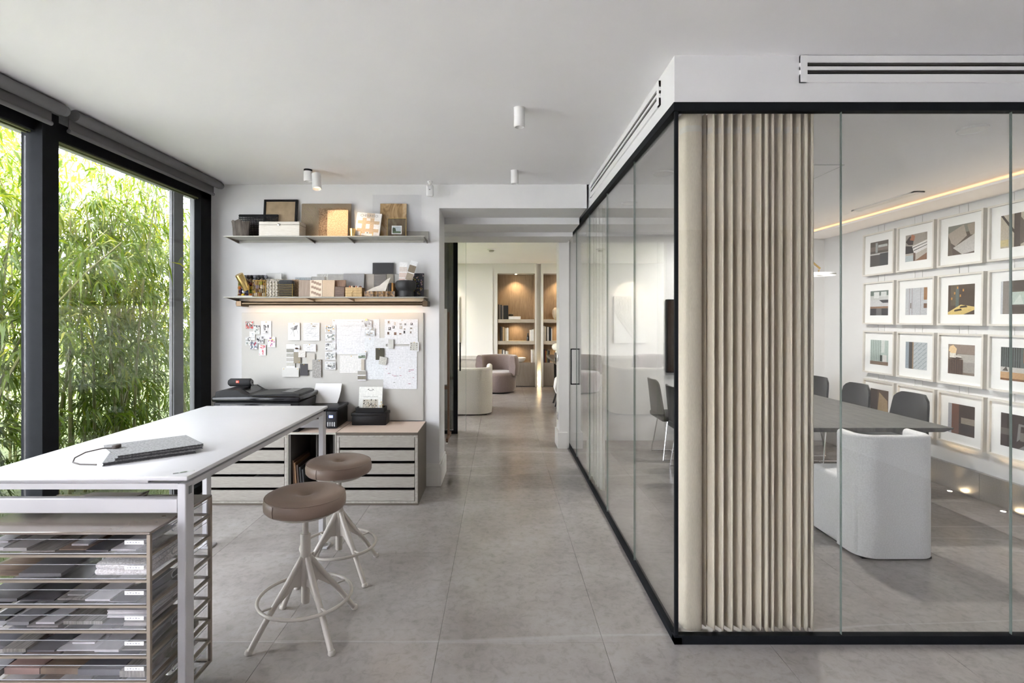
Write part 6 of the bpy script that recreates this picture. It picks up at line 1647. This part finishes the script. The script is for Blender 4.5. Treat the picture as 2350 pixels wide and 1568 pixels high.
tub('mauve velvet tub chair left of the bookcases, seen in the glass', (-1.62, 11.15, 0), R(12))
ctb = thing('side_table', 'low pale side table with a magazine behind the loveseat', 'table', (-1.02, 9.9, 0))
part(ctb, 'top', MB().lathe([(.001,.56),(.30,.56),(.31,.575),(.30,.59),(.001,.59)], 30), SHELFW)
part(ctb, 'stem', MB().cyl((0,0,0), .05, .02, .56, 16), SHELFW)
part(ctb, 'foot', MB().cyl((0,0,0), .2, 0, .02, 24), SHELFW)
solo('magazine', MB().rbox(-.12,.12,-.09,.09,0,.012,.002,1), bmat((178,150,112)), 'tan magazine on the low side table', 'magazine', (-.98, 9.82, .5905), (0,0,R(20)))
# plant (seen in the glass)
pp = thing('potted_plant', 'potted plant with long arching leaves in the far room', 'plant', (-1.75, 9.4, 0))
part(pp, 'pot', MB().lathe([(.12,0),(.16,.02),(.19,.40),(.175,.41),(.16,.36),(.001,.35)], 24), mat('clay_pot', (.35,.33,.30), .7))
LEAFG = mat('plant_leaf', (.10,.18,.04), .5, var=.2)
for k in range(11):
    a = 2*PI*k/11+.3; hh_ = 1.0+.25*math.sin(k*2.2); out_ = .38+.12*math.cos(k*1.7)
    L = MB(); vs = []
    for i in range(7):
        t = i/6; rr2 = out_*t*t; z = .36+hh_*t*(1.15-.35*t); wv = .028*(1-t)**.6*(.5+t*1.2)+.001
        vs += [(rr2*math.cos(a)-wv*math.sin(a), rr2*math.sin(a)+wv*math.cos(a), z), (rr2*math.cos(a)+wv*math.sin(a), rr2*math.sin(a)-wv*math.cos(a), z)]
    L.add(vs, [(2*i,2*i+1,2*i+3,2*i+2) for i in range(6)])
    part(pp, 'leaf', L, LEAFG, fix=False)
# dining table, mushroom lamp, chairs
EBON = mat('ebonised_wood', (.014,.012,.012), .4, var=.1)
dt = thing('dining_table', 'long black dining table at the right of the far room', 'table', (1.55, 9.9, 0))
part(dt, 'tabletop', MB().rbox(-.53,.60,-1.15,1.55,.70,.755,.004,1), mat('dark_table_top', (.05,.042,.036), .35, var=.1))
for x in (-.35,.42):
    for y in (-.9,1.3): part(dt, 'leg', MB().box(x-.04,x+.04,y-.04,y+.04,0,.70), EBON)
ml = thing('mushroom_lamp', 'white mushroom table lamp on the black dining table', 'table lamp', (1.17, 10.35, .756))
MILK = mat('opal_glass', (.80,.76,.68), .25, var=.01)
part(ml, 'base', MB().lathe([(.055,0),(.085,.004),(.082,.02),(.068,.13),(.07,.16),(.001,.16)], 28), MILK)
part(ml, 'lamp_shade', MB().lathe([(.06,.155),(.11,.165),(.137,.20),(.14,.235),(.125,.27),(.085,.295),(.001,.305)], 32), MILK)
vs_ = thing('glass_vase', 'clear glass vase with flowering twigs behind the mushroom lamp', 'vase', (1.26, 10.75, .756))
part(vs_, 'vase', MB().lathe([(.03,0),(.05,.01),(.055,.16),(.03,.24),(.035,.27),(.032,.27),(.026,.24),(.05,.16),(.045,.015),(.001,.012)], 20, cap=False), ACRYL)
tg = MB(); fl2 = MB(); rt = random.Random(5)
for k in range(5):
    a = rt.uniform(-.5,.5); tip = (-.10+.06*k+.05*a, .03*a, .75+.12*rt.random())
    tg.tube([(0,0,.02),(tip[0]*.4,tip[1]*.4,.4),tip], [.004,.003,.0015], 5)
    for i in range(7):
        t = rt.uniform(.6,1.02); fl2.ball((tip[0]*t+rt.uniform(-.03,.03), rt.uniform(-.03,.03), tip[2]*t+rt.uniform(-.03,.03)), .009, 6)
part(vs_, 'twigs', tg, mat('twig', (.16,.13,.06), .8))
part(vs_, 'blossom', fl2, mat('yellow_blossom', (.45,.38,.10), .8), kind='stuff')
solo('dark_dish', MB().lathe([(.05,0),(.07,.005),(.075,.05),(.07,.052),(.06,.015),(.001,.012)], 20), EBON, 'small dark dish on the dining table in front of the lamp', 'dish', (1.20, 9.85, .756))
WPAD = weave('white_seat_cloth', (.70,.68,.66), (.80,.78,.76), 160, .95, .2, .3)
def curved_chair(label, y):
    r_ = thing('curved_dining_chair', label, 'chair', (1.03, y, 0), R(0), 'black and white dining chairs in the far room')
    for s_ in (-1,1):
        b = MB().tube([(-.02,s_*.19,.92),(.0,s_*.19,.72),(.05,s_*.19,.45),(.02,s_*.19,.25),(-.06,s_*.19,.0)], [.013,.016,.020,.018,.014], 8)
        part(r_, 'back_leg', b, EBON)
        part(r_, 'front_leg', MB().tube([(.40,s_*.18,.44),(.41,s_*.18,.0)], [.018,.014], 8), EBON)
    part(r_, 'top_rail', MB().rbox(-.035,.0,-.20,.20,.84,.925,.008,2), EBON)
    part(r_, 'seat', MB().rbox(.0,.43,-.21,.21,.42,.49,.02,2), WPAD)
    part(r_, 'skirt', MB().prism([(-.02,.20),(-.055,.30),(-.03,.46),(.02,.50),(.06,.46),(.03,.22)], -.17, .17, 'y'), WPAD)
    return r_
curved_chair('black curved dining chair with white pad, nearest the passage', 8.75)
curved_chair('black curved dining chair with white pad, second along the table', 9.35)
# glass partition and dark curtain at the entrance of the far room
GY = 7.0
g7 = thing('glass_partition', 'black framed glass partition at the left of the far room entrance', 'glass partition', (-1.5, GY, 0))
wpart(g7, 'pane', MB().box(-2.64,-.62,GY,GY+.010,.04,2.76), GLASS)
wpart(g7, 'post', MB().box(-.62,-.565,GY-.02,GY+.03,0,2.80), BLACKAL)
wpart(g7, 'top_track', MB().box(-2.64,-.62,GY-.02,GY+.03,2.75,2.80), BLACKAL)
wpart(g7, 'bottom_track', MB().box(-2.64,-.62,GY-.02,GY+.03,0,.04), BLACKAL)
d2 = link('door_2', None, None, (-.55, GY, 0)); d2['kind'] = 'structure'
wpart(d2, 'pane', MB().box(-1.35,-.455,GY+.040,GY+.050,.02,2.77), GLASS)
wpart(d2, 'edge', MB().box(-.457,-.454,GY+.039,GY+.051,.02,2.77), mat('glass_edge', (.45,.52,.48), .2))
hb = MB().tube([(-.530,GY-.015,.84),(-.530,GY-.015,1.22)], .010, 10)
for z in (.86,1.20): hb.tube([(-.530,GY-.015,z),(-.530,GY+.045,z)], .007, 8)
wpart(d2, 'handle', hb, BLACK)
OLIVE = weave('olive_curtain', (.085,.085,.06), (.13,.13,.095), 160, .95, .3, .2, (1,1,.35))
oc2 = thing('olive_curtain', 'dark olive curtain behind the framed glass at the passage end', 'curtain', (-1.0, 7.25, 0))
wpart(oc2, 'cloth', curtain_mb(pleats(-1.45,-.585,7.24,.045,12,4), .012, 2.76, seed=2), OLIVE, ang=70)
# rolling board behind the jamb
rbd = thing('rolling_board', 'white rolling presentation board on castors behind the passage jamb', 'whiteboard', (-.95, 6.50, 0))
WLN = mat('easel_walnut', (.13,.07,.04), .45)
part(rbd, 'board', MB().rbox(-.55,.295,-.03,.0,.72,1.66,.006,2), WHITE)
for x in (-.52,.300):
    part(rbd, 'post', MB().box(x,x+.026,-.012,.022,.06,1.62), WLN)
    part(rbd, 'foot', MB().box(x,x+.026,-.20,.22,.055,.09), WLN)
    for y in (-.18,.20):
        part(rbd, 'castor', MB().tube([(x+.002,y,.026),(x+.024,y,.026)], .026, 14), STEEL)
part(rbd, 'cross_bar', MB().box(-.52,.326,-.005,.02,.66,.70), WLN)
